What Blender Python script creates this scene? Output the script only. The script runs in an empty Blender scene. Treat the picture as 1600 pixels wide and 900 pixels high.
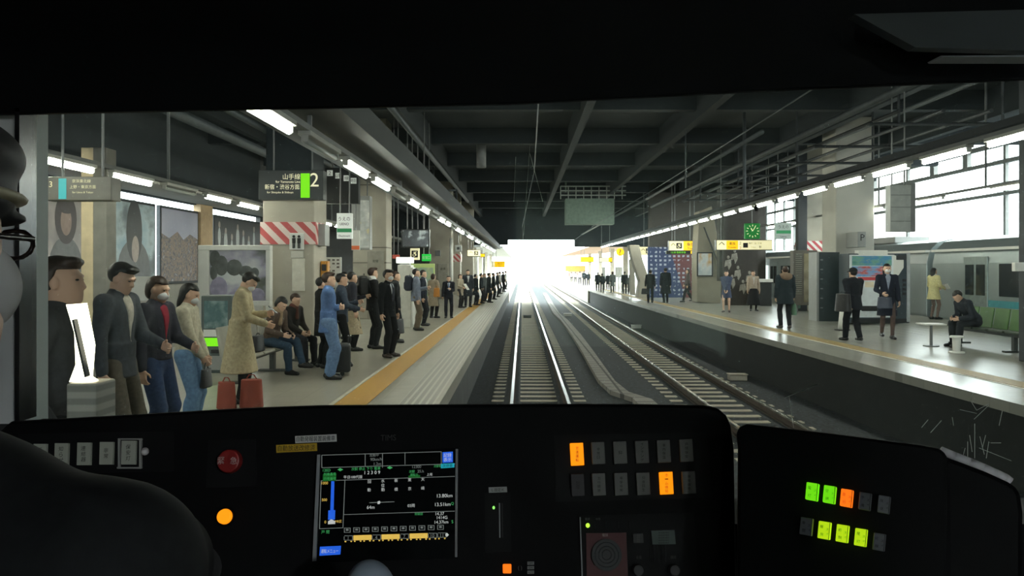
import bpy, bmesh, math, random
import numpy as np
from mathutils import Vector, Matrix

# ------------------------------------------------------------------ camera, world, light, exposure
random.seed(7)
SC = bpy.context.scene
COL = SC.collection
F, CX, CY, CH = 1250.0, 816.0, 419.0, 2.59        # focal length and vanishing point in pixels, eye height above the rails
cam_data = bpy.data.cameras.new('camera')
cam = bpy.data.objects.new('camera', cam_data); COL.objects.link(cam)
cam.location = (0, 0, CH); cam.rotation_euler = (math.pi / 2, 0, 0)
cam_data.sensor_width = 36.0; cam_data.lens = 36.0 * F / 1600.0
cam_data.shift_x = -(CX - 800) / 1600.0; cam_data.shift_y = -(450 - CY) / 1600.0
cam_data.clip_start = 0.02; cam_data.clip_end = 600
SC.camera = cam
WORLD_STRENGTH = 13.5
world = bpy.data.worlds.new('world'); SC.world = world; world.use_nodes = True
wn = world.node_tree.nodes['Background']
wn.inputs[0].default_value = (0.93, 0.98, 1.0, 1); wn.inputs[1].default_value = WORLD_STRENGTH
sun_d = bpy.data.lights.new('sun', 'SUN'); sun_d.energy = 2.0; sun_d.angle = math.radians(8); sun_d.color = (1, .96, .9)
sun = bpy.data.objects.new('sun', sun_d); COL.objects.link(sun)
sun.rotation_euler = (math.radians(-38), math.radians(12), 0)
SC.view_settings.view_transform = 'Standard'; SC.view_settings.look = 'None'
SC.view_settings.exposure = 0.0; SC.view_settings.gamma = 1.0; SC.view_settings.use_curve_mapping = False
SC.cycles.use_denoising = True
SC.cycles.max_bounces = 8; SC.cycles.diffuse_bounces = 4; SC.cycles.glossy_bounces = 3; SC.cycles.transparent_max_bounces = 12
SC.cycles.sample_clamp_indirect = 4.0
LAMP = 84.0                                        # strength of the fluorescent tubes
SALOON_FILL = 400.0                                     # strength of the unseen fill lamps added behind the cab to light the console
PLAT = 0.92                                       # platform level above the rails
# ------------------------------------------------------------------ helpers
def W(px, py, Y): return Vector(((px - CX) / F * Y, Y, CH - (py - CY) / F * Y))
def G(px, py, z=PLAT):
    Y = F * (CH - z) / (py - CY); return Vector(((px - CX) / F * Y, Y, z))
def lin(c):
    c = c / 255.0
    return c / 12.92 if c <= 0.04045 else ((c + 0.055) / 1.055) ** 2.4
MATS = {}
def M(name, rgb=(128, 128, 128), rough=.6, metal=0.0, emit=0.0, noise=.12, scale=6.0, spec=.5, bump=0.0, trans=0.0, alpha=1.0):
    if name in MATS: return MATS[name]
    m = bpy.data.materials.new(name); m.use_nodes = True; MATS[name] = m
    nt = m.node_tree; b = nt.nodes['Principled BSDF']
    col = tuple(lin(c) for c in rgb) + (1,)
    b.inputs['Roughness'].default_value = rough; b.inputs['Metallic'].default_value = metal
    b.inputs['Specular IOR Level'].default_value = spec
    b.inputs['Base Color'].default_value = col
    if trans: b.inputs['Transmission Weight'].default_value = trans
    if emit:
        b.inputs['Emission Color'].default_value = col; b.inputs['Emission Strength'].default_value = emit
    if noise and not emit:
        tc = nt.nodes.new('ShaderNodeTexCoord'); n = nt.nodes.new('ShaderNodeTexNoise')
        n.inputs['Scale'].default_value = scale; n.inputs['Detail'].default_value = 4
        nt.links.new(tc.outputs['Object'], n.inputs['Vector'])
        r = nt.nodes.new('ShaderNodeValToRGB')
        r.color_ramp.elements[0].position = .3; r.color_ramp.elements[1].position = .7
        r.color_ramp.elements[0].color = tuple(c * (1 - noise) for c in col[:3]) + (1,)
        r.color_ramp.elements[1].color = tuple(min(1, c * (1 + noise)) for c in col[:3]) + (1,)
        nt.links.new(n.outputs['Fac'], r.inputs['Fac']); nt.links.new(r.outputs['Color'], b.inputs['Base Color'])
        if bump:
            bp = nt.nodes.new('ShaderNodeBump'); bp.inputs['Strength'].default_value = bump
            nt.links.new(n.outputs['Fac'], bp.inputs['Height']); nt.links.new(bp.outputs['Normal'], b.inputs['Normal'])
    return m
def M_wave(name, c1, c2, scale, direction='X', rough=.5, pos=(.45, .55), profile='SIN'):
    if name in MATS: return MATS[name]
    m = M(name, c1, rough, noise=0); nt = m.node_tree; b = nt.nodes['Principled BSDF']
    tc = nt.nodes.new('ShaderNodeTexCoord'); w = nt.nodes.new('ShaderNodeTexWave'); r = nt.nodes.new('ShaderNodeValToRGB')
    w.bands_direction = direction; w.inputs['Scale'].default_value = scale; w.wave_profile = profile
    r.color_ramp.elements[0].position, r.color_ramp.elements[1].position = pos
    r.color_ramp.elements[0].color = tuple(lin(c) for c in c1) + (1,); r.color_ramp.elements[1].color = tuple(lin(c) for c in c2) + (1,)
    nt.links.new(tc.outputs['Object'], w.inputs['Vector']); nt.links.new(w.outputs['Fac'], r.inputs['Fac'])
    nt.links.new(r.outputs['Color'], b.inputs['Base Color']); return m
def M_brick(name, c1, c2, mortar, w, h, rough=.5, msize=.01, rot=(0, 0, 0), offset=0.0, spec=.5, loc=(0, 0, 0)):
    if name in MATS: return MATS[name]
    m = M(name, c1, rough, noise=0, spec=spec); nt = m.node_tree; b = nt.nodes['Principled BSDF']
    tc = nt.nodes.new('ShaderNodeTexCoord'); mp = nt.nodes.new('ShaderNodeMapping'); k = nt.nodes.new('ShaderNodeTexBrick')
    mp.inputs['Rotation'].default_value = rot; mp.inputs['Location'].default_value = loc
    for i, c in ((1, c1), (2, c2), (3, mortar)): k.inputs[i].default_value = tuple(lin(v) for v in c) + (1,)
    k.inputs['Scale'].default_value = 1; k.inputs['Mortar Size'].default_value = msize
    k.inputs['Brick Width'].default_value = w; k.inputs['Row Height'].default_value = h; k.offset = offset
    nt.links.new(tc.outputs['Object'], mp.inputs['Vector']); nt.links.new(mp.outputs['Vector'], k.inputs['Vector'])
    nt.links.new(k.outputs['Color'], b.inputs['Base Color']); return m
def M_blotch(name, cols, scale=3.0, rough=.5, stretch=(1, 1, 1), detail=5.0, lo=.3, hi=.7):
    """printed picture: noise through several colours"""
    if name in MATS: return MATS[name]
    m = M(name, cols[0], rough, noise=0); nt = m.node_tree; b = nt.nodes['Principled BSDF']
    tc = nt.nodes.new('ShaderNodeTexCoord'); mp = nt.nodes.new('ShaderNodeMapping'); n = nt.nodes.new('ShaderNodeTexNoise'); r = nt.nodes.new('ShaderNodeValToRGB')
    mp.inputs['Scale'].default_value = stretch; n.inputs['Scale'].default_value = scale; n.inputs['Detail'].default_value = detail
    els = r.color_ramp.elements
    while len(els) < len(cols): els.new(.5)
    for i, c in enumerate(cols):
        els[i].position = lo + (hi - lo) * i / max(1, len(cols) - 1); els[i].color = tuple(lin(v) for v in c) + (1,)
    nt.links.new(tc.outputs['Object'], mp.inputs['Vector']); nt.links.new(mp.outputs['Vector'], n.inputs['Vector'])
    nt.links.new(n.outputs['Fac'], r.inputs['Fac']); nt.links.new(r.outputs['Color'], b.inputs['Base Color']); return m

def wm(o):
    m = Matrix.LocRotScale(o.location, o.rotation_euler, o.scale)
    return wm(o.parent) @ m if o.parent else m
def tag(o, label=None, cat=None, group=None, kind=None):
    if label: o['label'] = label
    if cat: o['category'] = cat
    if group: o['group'] = group
    if kind: o['kind'] = kind
    return o
def thing(name, label, cat, loc=(0, 0, 0), face=0.0, group=None, rot=None):
    o = bpy.data.objects.new(name, None); COL.objects.link(o); o.empty_display_size = .1
    o.location = loc; o.rotation_euler = rot if rot else (0, 0, -math.radians(face))
    return tag(o, label, cat, group)
def link_mesh(name, me, mat, parent=None, loc=None):
    me.materials.clear(); me.materials.append(mat)
    o = bpy.data.objects.new(name, me); COL.objects.link(o)
    if parent: o.parent = parent
    if loc is not None: o.location = loc
    return o
class B:
    def __init__(s): s.bm = bmesh.new()
    def box(s, c, d, rot=None):
        m = Matrix.Translation(Vector(c))
        if rot is not None: m = m @ (rot if isinstance(rot, Matrix) else Matrix.Rotation(rot, 4, 'Z'))
        bmesh.ops.create_cube(s.bm, size=1, matrix=m @ Matrix.Diagonal((d[0], d[1], d[2], 1))); return s
    def mm(s, a, b):
        a, b = Vector(a), Vector(b); d = b - a
        return s.box((a + b) / 2, (abs(d.x), abs(d.y), abs(d.z)))
    def px(s, x0, y0, x1, y1, Y, d=.06):
        a, b = W(x0, y1, Y), W(x1, y0, Y); return s.mm(a, (b.x, Y + d, b.z))
    def cyl(s, a, b, r, r2=None, seg=16):
        a, b = Vector(a), Vector(b); d = b - a; L = d.length
        q = d.to_track_quat('Z', 'Y').to_matrix().to_4x4()
        bmesh.ops.create_cone(s.bm, cap_ends=True, segments=seg, radius1=r, radius2=r if r2 is None else r2, depth=L, matrix=Matrix.Translation((a + b) / 2) @ q); return s
    def ell(s, c, r, seg=16, rot=None):
        m = Matrix.Translation(Vector(c))
        if rot is not None: m = m @ rot
        bmesh.ops.create_uvsphere(s.bm, u_segments=seg, v_segments=max(6, seg // 2), radius=1, matrix=m @ Matrix.Diagonal((r[0], r[1], r[2], 1))); return s
    def prism(s, pts, ext):
        """polygon pushed along ext"""
        e = Vector(ext); v0 = [s.bm.verts.new(Vector(p)) for p in pts]; v1 = [s.bm.verts.new(Vector(p) + e) for p in pts]
        n = len(pts); s.bm.faces.new(v0); s.bm.faces.new(v1[::-1])
        for i in range(n): s.bm.faces.new((v0[i], v1[i], v1[(i + 1) % n], v0[(i + 1) % n]))
        return s
    def tube(s, pts, r, seg=8):
        pts = [Vector(p) for p in pts]
        for a, b in zip(pts, pts[1:]): s.cyl(a, b, r, seg=seg)
        for p in pts[1:-1]: s.ell(p, (r, r, r), 8)
        return s
    def to(s, name, mat, parent=None, bevel=0.0, smooth=False, loc=None, world=True):
        """world coordinates in, an object whose origin is its parent (or loc) out"""
        bm = s.bm
        bmesh.ops.recalc_face_normals(bm, faces=bm.faces)
        if world:
            m = wm(parent) if parent else Matrix.Identity(4)
            if loc is not None: m = m @ Matrix.Translation(m.inverted() @ Vector(loc)) if parent else Matrix.Translation(Vector(loc))
            bm.transform(m.inverted())
        me = bpy.data.meshes.new(name); bm.to_mesh(me); bm.free()
        if smooth: me.polygons.foreach_set('use_smooth', [True] * len(me.polygons))
        o = link_mesh(name, me, mat, parent)
        if loc is not None: o.location = (wm(parent).inverted() @ Vector(loc)) if parent else Vector(loc)
        if bevel:
            md = o.modifiers.new('bevel', 'BEVEL'); md.width = bevel; md.segments = 2; md.limit_method = 'ANGLE'
        return o
def struct(name, b, mat, bevel=0.0, smooth=False, parent=None):
    o = b.to(name, mat, parent, bevel, smooth)
    if not parent: o['kind'] = 'structure'
    return o
def copy_tree(o, parent=None):
    c = o.copy(); COL.objects.link(c)
    if parent: c.parent = parent
    for ch in [x for x in o.children]: copy_tree(ch, c)
    return c
_tc = bpy.data.curves.new('lettering', 'FONT'); _to = bpy.data.objects.new('lettering', _tc)
def text(s, mat, parent, p, ux, uy, size, name='lettering', align='CENTER', fit=None, thick=.0):
    """flat lettering: p is the centre (or left middle) in world space, ux/uy its axes, size its capital height"""
    _tc.body = s; _tc.size = 1; me0 = _to.to_mesh(); me = me0.copy(); _to.to_mesh_clear()
    n = len(me.vertices)
    if n == 0: return None
    co = np.empty(n * 3, np.float32); me.vertices.foreach_get('co', co); co = co.reshape(-1, 3)
    lo, hi = co.min(0), co.max(0); sc = size / max(.3, hi[1] - lo[1]); w = (hi[0] - lo[0]) * sc
    sx = sc if not fit or w <= fit else sc * fit / w
    cx = (lo[0] + hi[0]) / 2 if align == 'CENTER' else lo[0]; cy = (lo[1] + hi[1]) / 2
    ux, uy, p = Vector(ux).normalized(), Vector(uy).normalized(), Vector(p)
    U, V, Pn = np.array(ux), np.array(uy), np.array(p)
    out = (co[:, :1] - cx) * sx * U + (co[:, 1:2] - cy) * sc * V + Pn
    m = np.array(wm(parent).inverted()); out = out @ m[:3, :3].T + m[:3, 3]
    me.vertices.foreach_set('co', out.astype(np.float32).ravel()); me.update()
    return link_mesh(name, me, mat, parent)
X3, Z3 = (1, 0, 0), (0, 0, 1)

# ------------------------------------------------------------------ smooth solids for people and soft things
def smin(a, b, k):
    h = np.maximum(k - np.abs(a - b), 0) / k
    return np.minimum(a, b) - h * h * k * .25
def q_cap(a, b, ra, rb=None):
    a, b = np.array(a, float), np.array(b, float); rb = ra if rb is None else rb; d = b - a; L2 = max(1e-9, d @ d)
    def f(x, y, z):
        t = np.clip(((x - a[0]) * d[0] + (y - a[1]) * d[1] + (z - a[2]) * d[2]) / L2, 0, 1)
        return np.sqrt((x - a[0] - t * d[0]) ** 2 + (y - a[1] - t * d[1]) ** 2 + (z - a[2] - t * d[2]) ** 2) - (ra + (rb - ra) * t)
    r = max(ra, rb); return f, np.minimum(a, b) - r, np.maximum(a, b) + r
def q_ell(c, r, R=None):
    c, r = np.array(c, float), np.array(r, float); R = np.eye(3) if R is None else R   # rows of R: local axes
    def f(x, y, z):
        x, y, z = x - c[0], y - c[1], z - c[2]
        u = R[0, 0] * x + R[0, 1] * y + R[0, 2] * z; v = R[1, 0] * x + R[1, 1] * y + R[1, 2] * z; w = R[2, 0] * x + R[2, 1] * y + R[2, 2] * z
        k0 = np.sqrt((u / r[0]) ** 2 + (v / r[1]) ** 2 + (w / r[2]) ** 2); k1 = np.sqrt((u / r[0] ** 2) ** 2 + (v / r[1] ** 2) ** 2 + (w / r[2] ** 2) ** 2)
        return k0 * (k0 - 1) / np.maximum(k1, 1e-6)
    e = np.sqrt((R ** 2 * (r ** 2)[:, None]).sum(0)); return f, c - e, c + e
def q_loft(z0, z1, c0, c1, r0, r1):
    """upright elliptical cone: centres c, radii r at z0 and z1"""
    def f(x, y, z):
        t = np.clip((z - z0) / (z1 - z0), 0, 1)
        rx, ry = r0[0] + (r1[0] - r0[0]) * t, r0[1] + (r1[1] - r0[1]) * t
        cx, cy = c0[0] + (c1[0] - c0[0]) * t, c0[1] + (c1[1] - c0[1]) * t
        d = (np.sqrt(((x - cx) / rx) ** 2 + ((y - cy) / ry) ** 2) - 1) * np.minimum(rx, ry)
        return np.maximum(d, np.maximum(z0 - z, z - z1))
    m = max(*r0, *r1)
    return f, np.array([min(c0[0], c1[0]) - m, min(c0[1], c1[1]) - m, z0]), np.array([max(c0[0], c1[0]) + m, max(c0[1], c1[1]) + m, z1])
def q_box(c, h, R=None, r=.01):
    c, h = np.array(c, float), np.array(h, float); R = np.eye(3) if R is None else R
    def f(x, y, z):
        x, y, z = x - c[0], y - c[1], z - c[2]
        q = [np.abs(R[i, 0] * x + R[i, 1] * y + R[i, 2] * z) - h[i] + r for i in range(3)]
        return np.sqrt(sum(np.maximum(k, 0) ** 2 for k in q)) + np.minimum(np.maximum(q[0], np.maximum(q[1], q[2])), 0) - r
    e = (np.abs(R) * h[:, None]).sum(0) ; return f, c - e, c + e
def q_plane(p, n):
    p, n = np.array(p, float), np.array(n, float); n = n / np.linalg.norm(n)
    return lambda x, y, z: (x - p[0]) * n[0] + (y - p[1]) * n[1] + (z - p[2]) * n[2]
def solid(prims, vox, cuts=()):
    """prims: (prim, blend[, 'sub']); cuts: fields kept where negative -> mesh"""
    lo = np.min([p[0][1] for p in prims if len(p) < 3], 0) - 3 * vox; hi = np.max([p[0][2] for p in prims if len(p) < 3], 0) + 3 * vox
    n = np.ceil((hi - lo) / vox).astype(int) + 1
    ax = [(lo[i] + vox * np.arange(n[i])).astype(np.float32) for i in range(3)]
    Fd = np.full(n, .5, np.float32)
    for p in prims:
        (f, a, b), k = p[0], p[1]; mg = k + 2.5 * vox
        i0 = np.clip(np.floor((a - mg - lo) / vox).astype(int), 0, n - 1); i1 = np.clip(np.ceil((b + mg - lo) / vox).astype(int) + 1, 1, n)
        if (i1 <= i0).any(): continue
        s = tuple(slice(i0[j], i1[j]) for j in range(3))
        d = f(ax[0][s[0]][:, None, None], ax[1][s[1]][None, :, None], ax[2][s[2]][None, None, :])
        Fd[s] = -smin(-Fd[s], d, max(k, 1e-4)) if len(p) > 2 else smin(Fd[s], d, max(k, 1e-4))
    for f in cuts:
        Fd = np.maximum(Fd, f(ax[0][:, None, None], ax[1][None, :, None], ax[2][None, None, :]))
    Fd[[0, -1]] = .5; Fd[:, [0, -1]] = .5; Fd[:, :, [0, -1]] = .5
    ins = Fd < 0
    cnt = np.zeros(n - 1, np.int8)
    offs = [(i, j, k) for i in (0, 1) for j in (0, 1) for k in (0, 1)]
    for o in offs: cnt += ins[o[0]:n[0] - 1 + o[0], o[1]:n[1] - 1 + o[1], o[2]:n[2] - 1 + o[2]]
    act = np.argwhere((cnt > 0) & (cnt < 8))
    me = bpy.data.meshes.new('solid')
    if len(act) == 0: return me
    cv = {o: Fd[act[:, 0] + o[0], act[:, 1] + o[1], act[:, 2] + o[2]] for o in offs}
    sp = np.zeros((len(act), 3)); sn = np.zeros(len(act))
    for a in offs:
        for j in range(3):
            if a[j] == 0:
                b = tuple(1 if i == j else a[i] for i in range(3)); va, vb = cv[a], cv[b]; x = (va < 0) != (vb < 0)
                t = np.where(x, va / np.where(x, va - vb, 1), 0); pt = np.array(a, float) + np.zeros((len(act), 3)); pt[:, j] = t
                sp += pt * x[:, None]; sn += x
    V = lo + vox * (act + sp / sn[:, None])
    idx = np.full(n - 1, -1, np.int32); idx[act[:, 0], act[:, 1], act[:, 2]] = np.arange(len(act))
    Q = []
    for j in range(3):
        s0 = [slice(None)] * 3; s1 = [slice(None)] * 3; s0[j] = slice(0, -1); s1[j] = slice(1, None)
        e = np.argwhere(ins[tuple(s0)] != ins[tuple(s1)]); fl = ins[e[:, 0], e[:, 1], e[:, 2]]
        u, v = (j + 1) % 3, (j + 2) % 3
        def at(du, dv):
            c = e.copy(); c[:, u] -= du; c[:, v] -= dv; return idx[c[:, 0], c[:, 1], c[:, 2]]
        q = np.stack([at(0, 0), at(1, 0), at(1, 1), at(0, 1)], 1)
        q[~fl] = q[~fl][:, ::-1]; Q.append(q)
    Q = np.concatenate(Q); m = len(Q)
    me.vertices.add(len(V)); me.vertices.foreach_set('co', V.astype(np.float32).ravel())
    me.loops.add(m * 4); me.loops.foreach_set('vertex_index', Q.astype(np.int32).ravel())
    me.polygons.add(m); me.polygons.foreach_set('loop_start', np.arange(0, m * 4, 4, dtype=np.int32))
    me.polygons.foreach_set('use_smooth', np.ones(m, bool)); me.update(calc_edges=True); me.validate()
    return me
# ------------------------------------------------------------------ people
def ik(a, t, l1, l2, pole):
    a, t, pole = (np.array(v, float) for v in (a, t, pole)); d = t - a; L = np.linalg.norm(d)
    if L > (l1 + l2) * .995: t = a + d / L * (l1 + l2) * .995; d = t - a; L = np.linalg.norm(d)
    u = d / L; x = (l1 * l1 - l2 * l2 + L * L) / (2 * L); hgt = math.sqrt(max(0, l1 * l1 - x * x))
    p = pole - (pole @ u) * u; p /= max(1e-6, np.linalg.norm(p)); return a + u * x + p * hgt, t
SKIN = [M('skin', (222, 182, 156), .55, noise=.05, scale=9), M('skin_tanned', (205, 160, 132), .55, noise=.05, scale=9)]
HAIR = {'black': M('hair_black', (22, 20, 20), .5, noise=.3, scale=60), 'brown': M('hair_brown', (52, 34, 26), .5, noise=.3, scale=60), 'grey': M('hair_grey', (120, 118, 114), .6, noise=.3, scale=60)}
MASKW = M('face_mask_white', (238, 240, 242), .8, noise=.02)
EYE = M('eye_dark', (24, 18, 16), .3, noise=0); LIP = M('lip', (170, 100, 92), .5, noise=0)
HANDS = {'hang': (.25, .04, .80), 'phone': (.06, .30, 1.16), 'phone_low': (.08, .32, 1.04), 'cross': (-.11, .17, 1.13), 'bagfront': (.05, .20, .84), 'strap': (.13, .16, 1.28), 'pocket': (.21, .05, .90), 'hold': (.16, .26, 1.02), 'chin': (.04, .22, 1.36), 'back': (.22, -.16, .86), 'fwd': (.24, .2, .84)}
def cloth(name, rgb, rough=.85, noise=.18, scale=30): return M(name, rgb, rough, noise=noise, scale=scale, spec=.2)
def person(label, X, Y, h=1.68, face=90, vox=.014, top=('jacket', (30, 32, 36)), hem=.80, flare=0.0, legs=('trousers', (28, 29, 33)), skirt=None,
           hair=('short', 'black'), mask=False, glasses=False, shirt=None, tie=None, arms=('hang', 'hang'), lean=0.0, pitch=0.0, yaw=0.0, feet=None,
           shoes=(20, 20, 22), shoulder=.172, bulk=1.0, collar=None, hood=None, scarf=None, seat=None, hat=None, skin=0, sleeve=True, group=None, pelvis_y=0.0, ground=PLAT, detail=None):
    s = h / 1.70; near = vox < .011 if detail is None else detail
    root = thing('person', label, 'person', (X, Y, ground), face, group)
    sk = SKIN[skin]
    P = lambda *v: np.array(v, float)
    hipz = .90 if seat is None else seat / s
    pel = P(0, pelvis_y, hipz); la = math.radians(lean); up = P(0, math.sin(la), math.cos(la)); fw = P(0, math.cos(la), -math.sin(la)); rt = P(1, 0, 0)
    chest = pel + up * .34; nb = pel + up * .525; sh = [pel + up * .475 + rt * (-shoulder), pel + up * .475 + rt * shoulder]
    ph, yw = math.radians(pitch) + la * .6, math.radians(yaw)
    hf = P(math.sin(yw) * math.cos(ph), math.cos(yw) * math.cos(ph), -math.sin(ph)); hr = P(math.cos(yw), -math.sin(yw), 0); hu = np.cross(hr, hf)
    HR = np.stack([hr, hf, hu]); hc = nb + up * .06 + hu * .085 + hf * .012
    hp = [P(-.09, pelvis_y, hipz), P(.09, pelvis_y, hipz)]
    if feet is None: feet = ((-.105, 0, 14), (.105, .03, 14)) if seat is None else ((-.11, .46, 5), (.11, .42, 5))
    kn, an = [], []
    for i in (0, 1):
        k, a = ik(hp[i], P(feet[i][0], feet[i][1], .085 + (feet[i][3] if len(feet[i]) > 3 else 0)), .43, .41, (0.15 * (1 if i else -1), 1, .25)); kn.append(k); an.append(a)
    el, wr = [], []
    for i in (0, 1):
        t = arms[i]; t = HANDS[t] if isinstance(t, str) else t
        t = P(t[0] * (1 if i else -1), t[1], t[2]) if isinstance(arms[i], str) else P(*t)
        if isinstance(arms[i], str): t = pel + rt * t[0] + fw * t[1] + up * (t[2] - .90)
        e, w = ik(sh[i], t, .285, .25, ((1 if i else -1) * .55, -.8, -.55)); el.append(e); wr.append(w)
    S = lambda c, r, R=None: q_ell(np.array(c) * s, np.array(r) * s, R)
    C = lambda a, b, ra, rb=None: q_cap(np.array(a) * s, np.array(b) * s, ra * s, None if rb is None else rb * s)
    def loft(z0, z1, r0, r1, y0=0, y1=0): return q_loft(z0 * s, z1 * s, (0, y0 * s), (0, y1 * s), (r0[0] * s, r0[1] * s), (r1[0] * s, r1[1] * s))
    TR = np.stack([rt, fw, up])
    HP = lambda x, y, z: hc + hr * x + hf * y + hu * z
    # one continuous body: head with a face, neck, trunk, arms, hands with five fingers, legs
    b = [(S(HP(0, -.012, .02), (.074, .092, .088), HR), 0), (S(HP(0, .028, -.05), (.055, .062, .066), HR), .05), (S(HP(0, .066, -.088), (.026, .024, .024), HR), .03),
         (C(HP(0, .085, .0), HP(0, .098, -.028), .009, .013), .016), (S(HP(0, .078, .022), (.05, .014, .012), HR), .02), (S(HP(0, .082, -.058), (.024, .010, .012), HR), .012)]
    for d in (-1, 1):
        b += [(S(HP(.03 * d, .094, .004), (.016, .012, .010), HR), .012, 'sub'), (S(HP(.076 * d, -.005, -.01), (.012, .022, .032), HR), .008)]
    b += [(C(nb - up * .05, nb + up * .07, .056, .05), .03), (S(chest + up * .03, (.135, .085, .16), TR), .04), (S(pel + up * .14, (.115, .08, .16), TR), .08), (S(pel + up * .0, (.135, .095, .11), TR), .06)]
    for i in (0, 1):
        b += [(C(nb - up * .05, sh[i], .05, .05), .04), (C(sh[i], el[i], .045, .036), .03), (C(el[i], wr[i], .036, .026), .02)]
        b += [(C(hp[i], kn[i], .078, .048), .05), (C(kn[i], an[i], .048, .034), .03)]
        c = kn[i] * .65 + an[i] * .35; b += [(S(c + P(0, -.010, 0), (.040, .043, .10)), .02)]
        fa = math.radians(feet[i][2]) * (1 if i else -1); fd = P(math.sin(fa), math.cos(fa), 0)
        b += [(C(an[i] - P(0, 0, .045), an[i] + fd * .13 - P(0, 0, .055), .035, .022), .03)]
        # hand
        d = wr[i] - el[i]; d /= np.linalg.norm(d); inn = P(-1 if i else 1, 0, 0); nrm = inn - (inn @ d) * d; nrm /= max(1e-6, np.linalg.norm(nrm)); sd = np.cross(d, nrm) * (1 if i else -1)
        if sd[1] < -.1: sd = -sd
        pc = wr[i] + d * .05; fr = .0085 if near else .011
        b += [(q_box(pc * s, P(.042, .036, .014) * s, np.stack([d, sd, nrm]), .012 * s), .02)]
        for j, (off, ln) in enumerate(((.027, .036), (.009, .042), (-.009, .039), (-.027, .030))):
            a0 = pc + d * .036 + sd * off; a1 = a0 + (d * .85 + nrm * .5) / 1. * ln; a2 = a1 + (d * .35 + nrm * .9) * ln * .85
            b += [(C(a0, a1, fr, fr * .95), .006), (C(a1, a2, fr * .95, fr * .85), .004)]
        t0 = wr[i] + d * .025 + sd * .03; t1 = t0 + (d * .6 + sd * .55 + nrm * .4) * .042; t2 = t1 + (d * .8 + nrm * .5) * .032
        b += [(C(t0, t1, fr * 1.25, fr * 1.1), .01), (C(t1, t2, fr * 1.1, fr * .9), .004)]
    link_mesh('body', solid(b, min(vox, .0075) if near else vox), sk, root)
    def add(name, prims, mat, v=None, cuts=()):
        me = solid(prims, v or vox, cuts)
        if len(me.vertices): return link_mesh(name, me, mat, root)
    # eyes and mouth
    if near:
        for d in (-1, 1): add('eye', [(S(HP(.03 * d, .078, .006), (.013, .010, .006), HR), 0)], EYE, .0035)
        if not mask: add('mouth', [(S(HP(0, .087, -.062), (.022, .008, .005), HR), 0)], LIP, .003)
    # hair
    hs, hcol = hair
    if hs != 'none':
        A = S(HP(0, -.018, .028), (.086, .104, .096), HR)
        def hcut(x, y, z):
            u = (x - hc[0] * s) * hf[0] + (y - hc[1] * s) * hf[1] + (z - hc[2] * s) * hf[2]; w = (x - hc[0] * s) * hu[0] + (y - hc[1] * s) * hu[1] + (z - hc[2] * s) * hu[2]
            front = np.maximum(u - .062 * s - 0 * w, 0) if False else None
            return np.minimum(u + .012 * s - .25 * w, (.056 * s - w) * .8)
        def hlow(x, y, z):
            w = (x - hc[0] * s) * hu[0] + (y - hc[1] * s) * hu[1] + (z - hc[2] * s) * hu[2]; return -w - .055 * s
        hp_ = [(A, 0)]; cuts = [hcut, hlow] if hs in ('short', 'bun') else [hcut]
        if hs == 'long': hp_ += [(S(HP(0, -.062, -.07), (.082, .05, .13), HR), .03), (S(HP(-.062, -.02, -.06), (.026, .05, .11), HR), .02), (S(HP(.062, -.02, -.06), (.026, .05, .11), HR), .02)]
        if hs == 'bob': hp_ += [(S(HP(0, -.05, -.03), (.086, .062, .085), HR), .03), (S(HP(-.066, -.0, -.04), (.022, .05, .075), HR), .02), (S(HP(.066, -.0, -.04), (.022, .05, .075), HR), .02)]
        if hs == 'bun': hp_ += [(S(HP(0, -.115, .05), (.04, .04, .04), HR), .02)]
        if hs in ('short', 'bun') and near: hp_ += [(S(HP(.02, .055, .095), (.05, .04, .022), HR), .02), (S(HP(-.03, .05, .09), (.04, .04, .022), HR), .02)]
        add('hair', hp_, HAIR[hcol], min(vox, .011), cuts)
    if hat:
        add('hat', [(S(HP(0, -.012, .06), (.092, .108, .075), HR), 0), (S(HP(0, .11, .035), (.07, .06, .012), HR), .01)], cloth('hat_%d_%d_%d' % hat, hat), min(vox, .011), [lambda x, y, z: -(((x - hc[0] * s) * hu[0] + (y - hc[1] * s) * hu[1] + (z - hc[2] * s) * hu[2]) - .02 * s)])
    if mask: add('face_mask', [(S(HP(0, .045, -.046), (.060, .066, .054), HR), 0), (C(HP(-.074, .0, -.012), HP(.0, .07, -.03), .004), .004), (C(HP(.074, .0, -.012), HP(.0, .07, -.03), .004), .004)], MASKW, min(vox, .008), [lambda x, y, z: .012 * s - ((x - hc[0] * s) * hf[0] + (y - hc[1] * s) * hf[1] + (z - hc[2] * s) * hf[2])])
    if glasses:
        g = []
        for d in (-1, 1): g += [(S(HP(.032 * d, .1, .006), (.026, .004, .018), HR), 0), (C(HP(.058 * d, .095, .01), HP(.08 * d, .0, .006), .004), .002)]
        add('glasses', g, EYE, .004)
    # clothes
    kind, col = top; tm = cloth('cloth_%s_%d_%d_%d' % ((kind,) + col), col); k = bulk
    hemz = hem
    t = [(S(chest + up * .035, (.168 * k, .112 * k, .185), TR), 0), (S(pel + up * .15, (.150 * k, .108 * k, .17), TR), .08)]
    t += [(C(nb - up * .03, nb + up * .018, .068, .062), .04)]
    for i in (0, 1): t += [(C(nb - up * .04, sh[i], .055 * k, .064 * k), .05)]
    if sleeve:
        for i in (0, 1): t += [(C(sh[i], el[i], .066 * k, .054 * k), .03), (C(el[i], wr[i] * .93 + el[i] * .07, .054 * k, .043 * k), .02)]
    else:
        for i in (0, 1): t += [(C(sh[i], sh[i] * .6 + el[i] * .4, .064 * k, .056 * k), .03)]
    cuts = []
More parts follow.
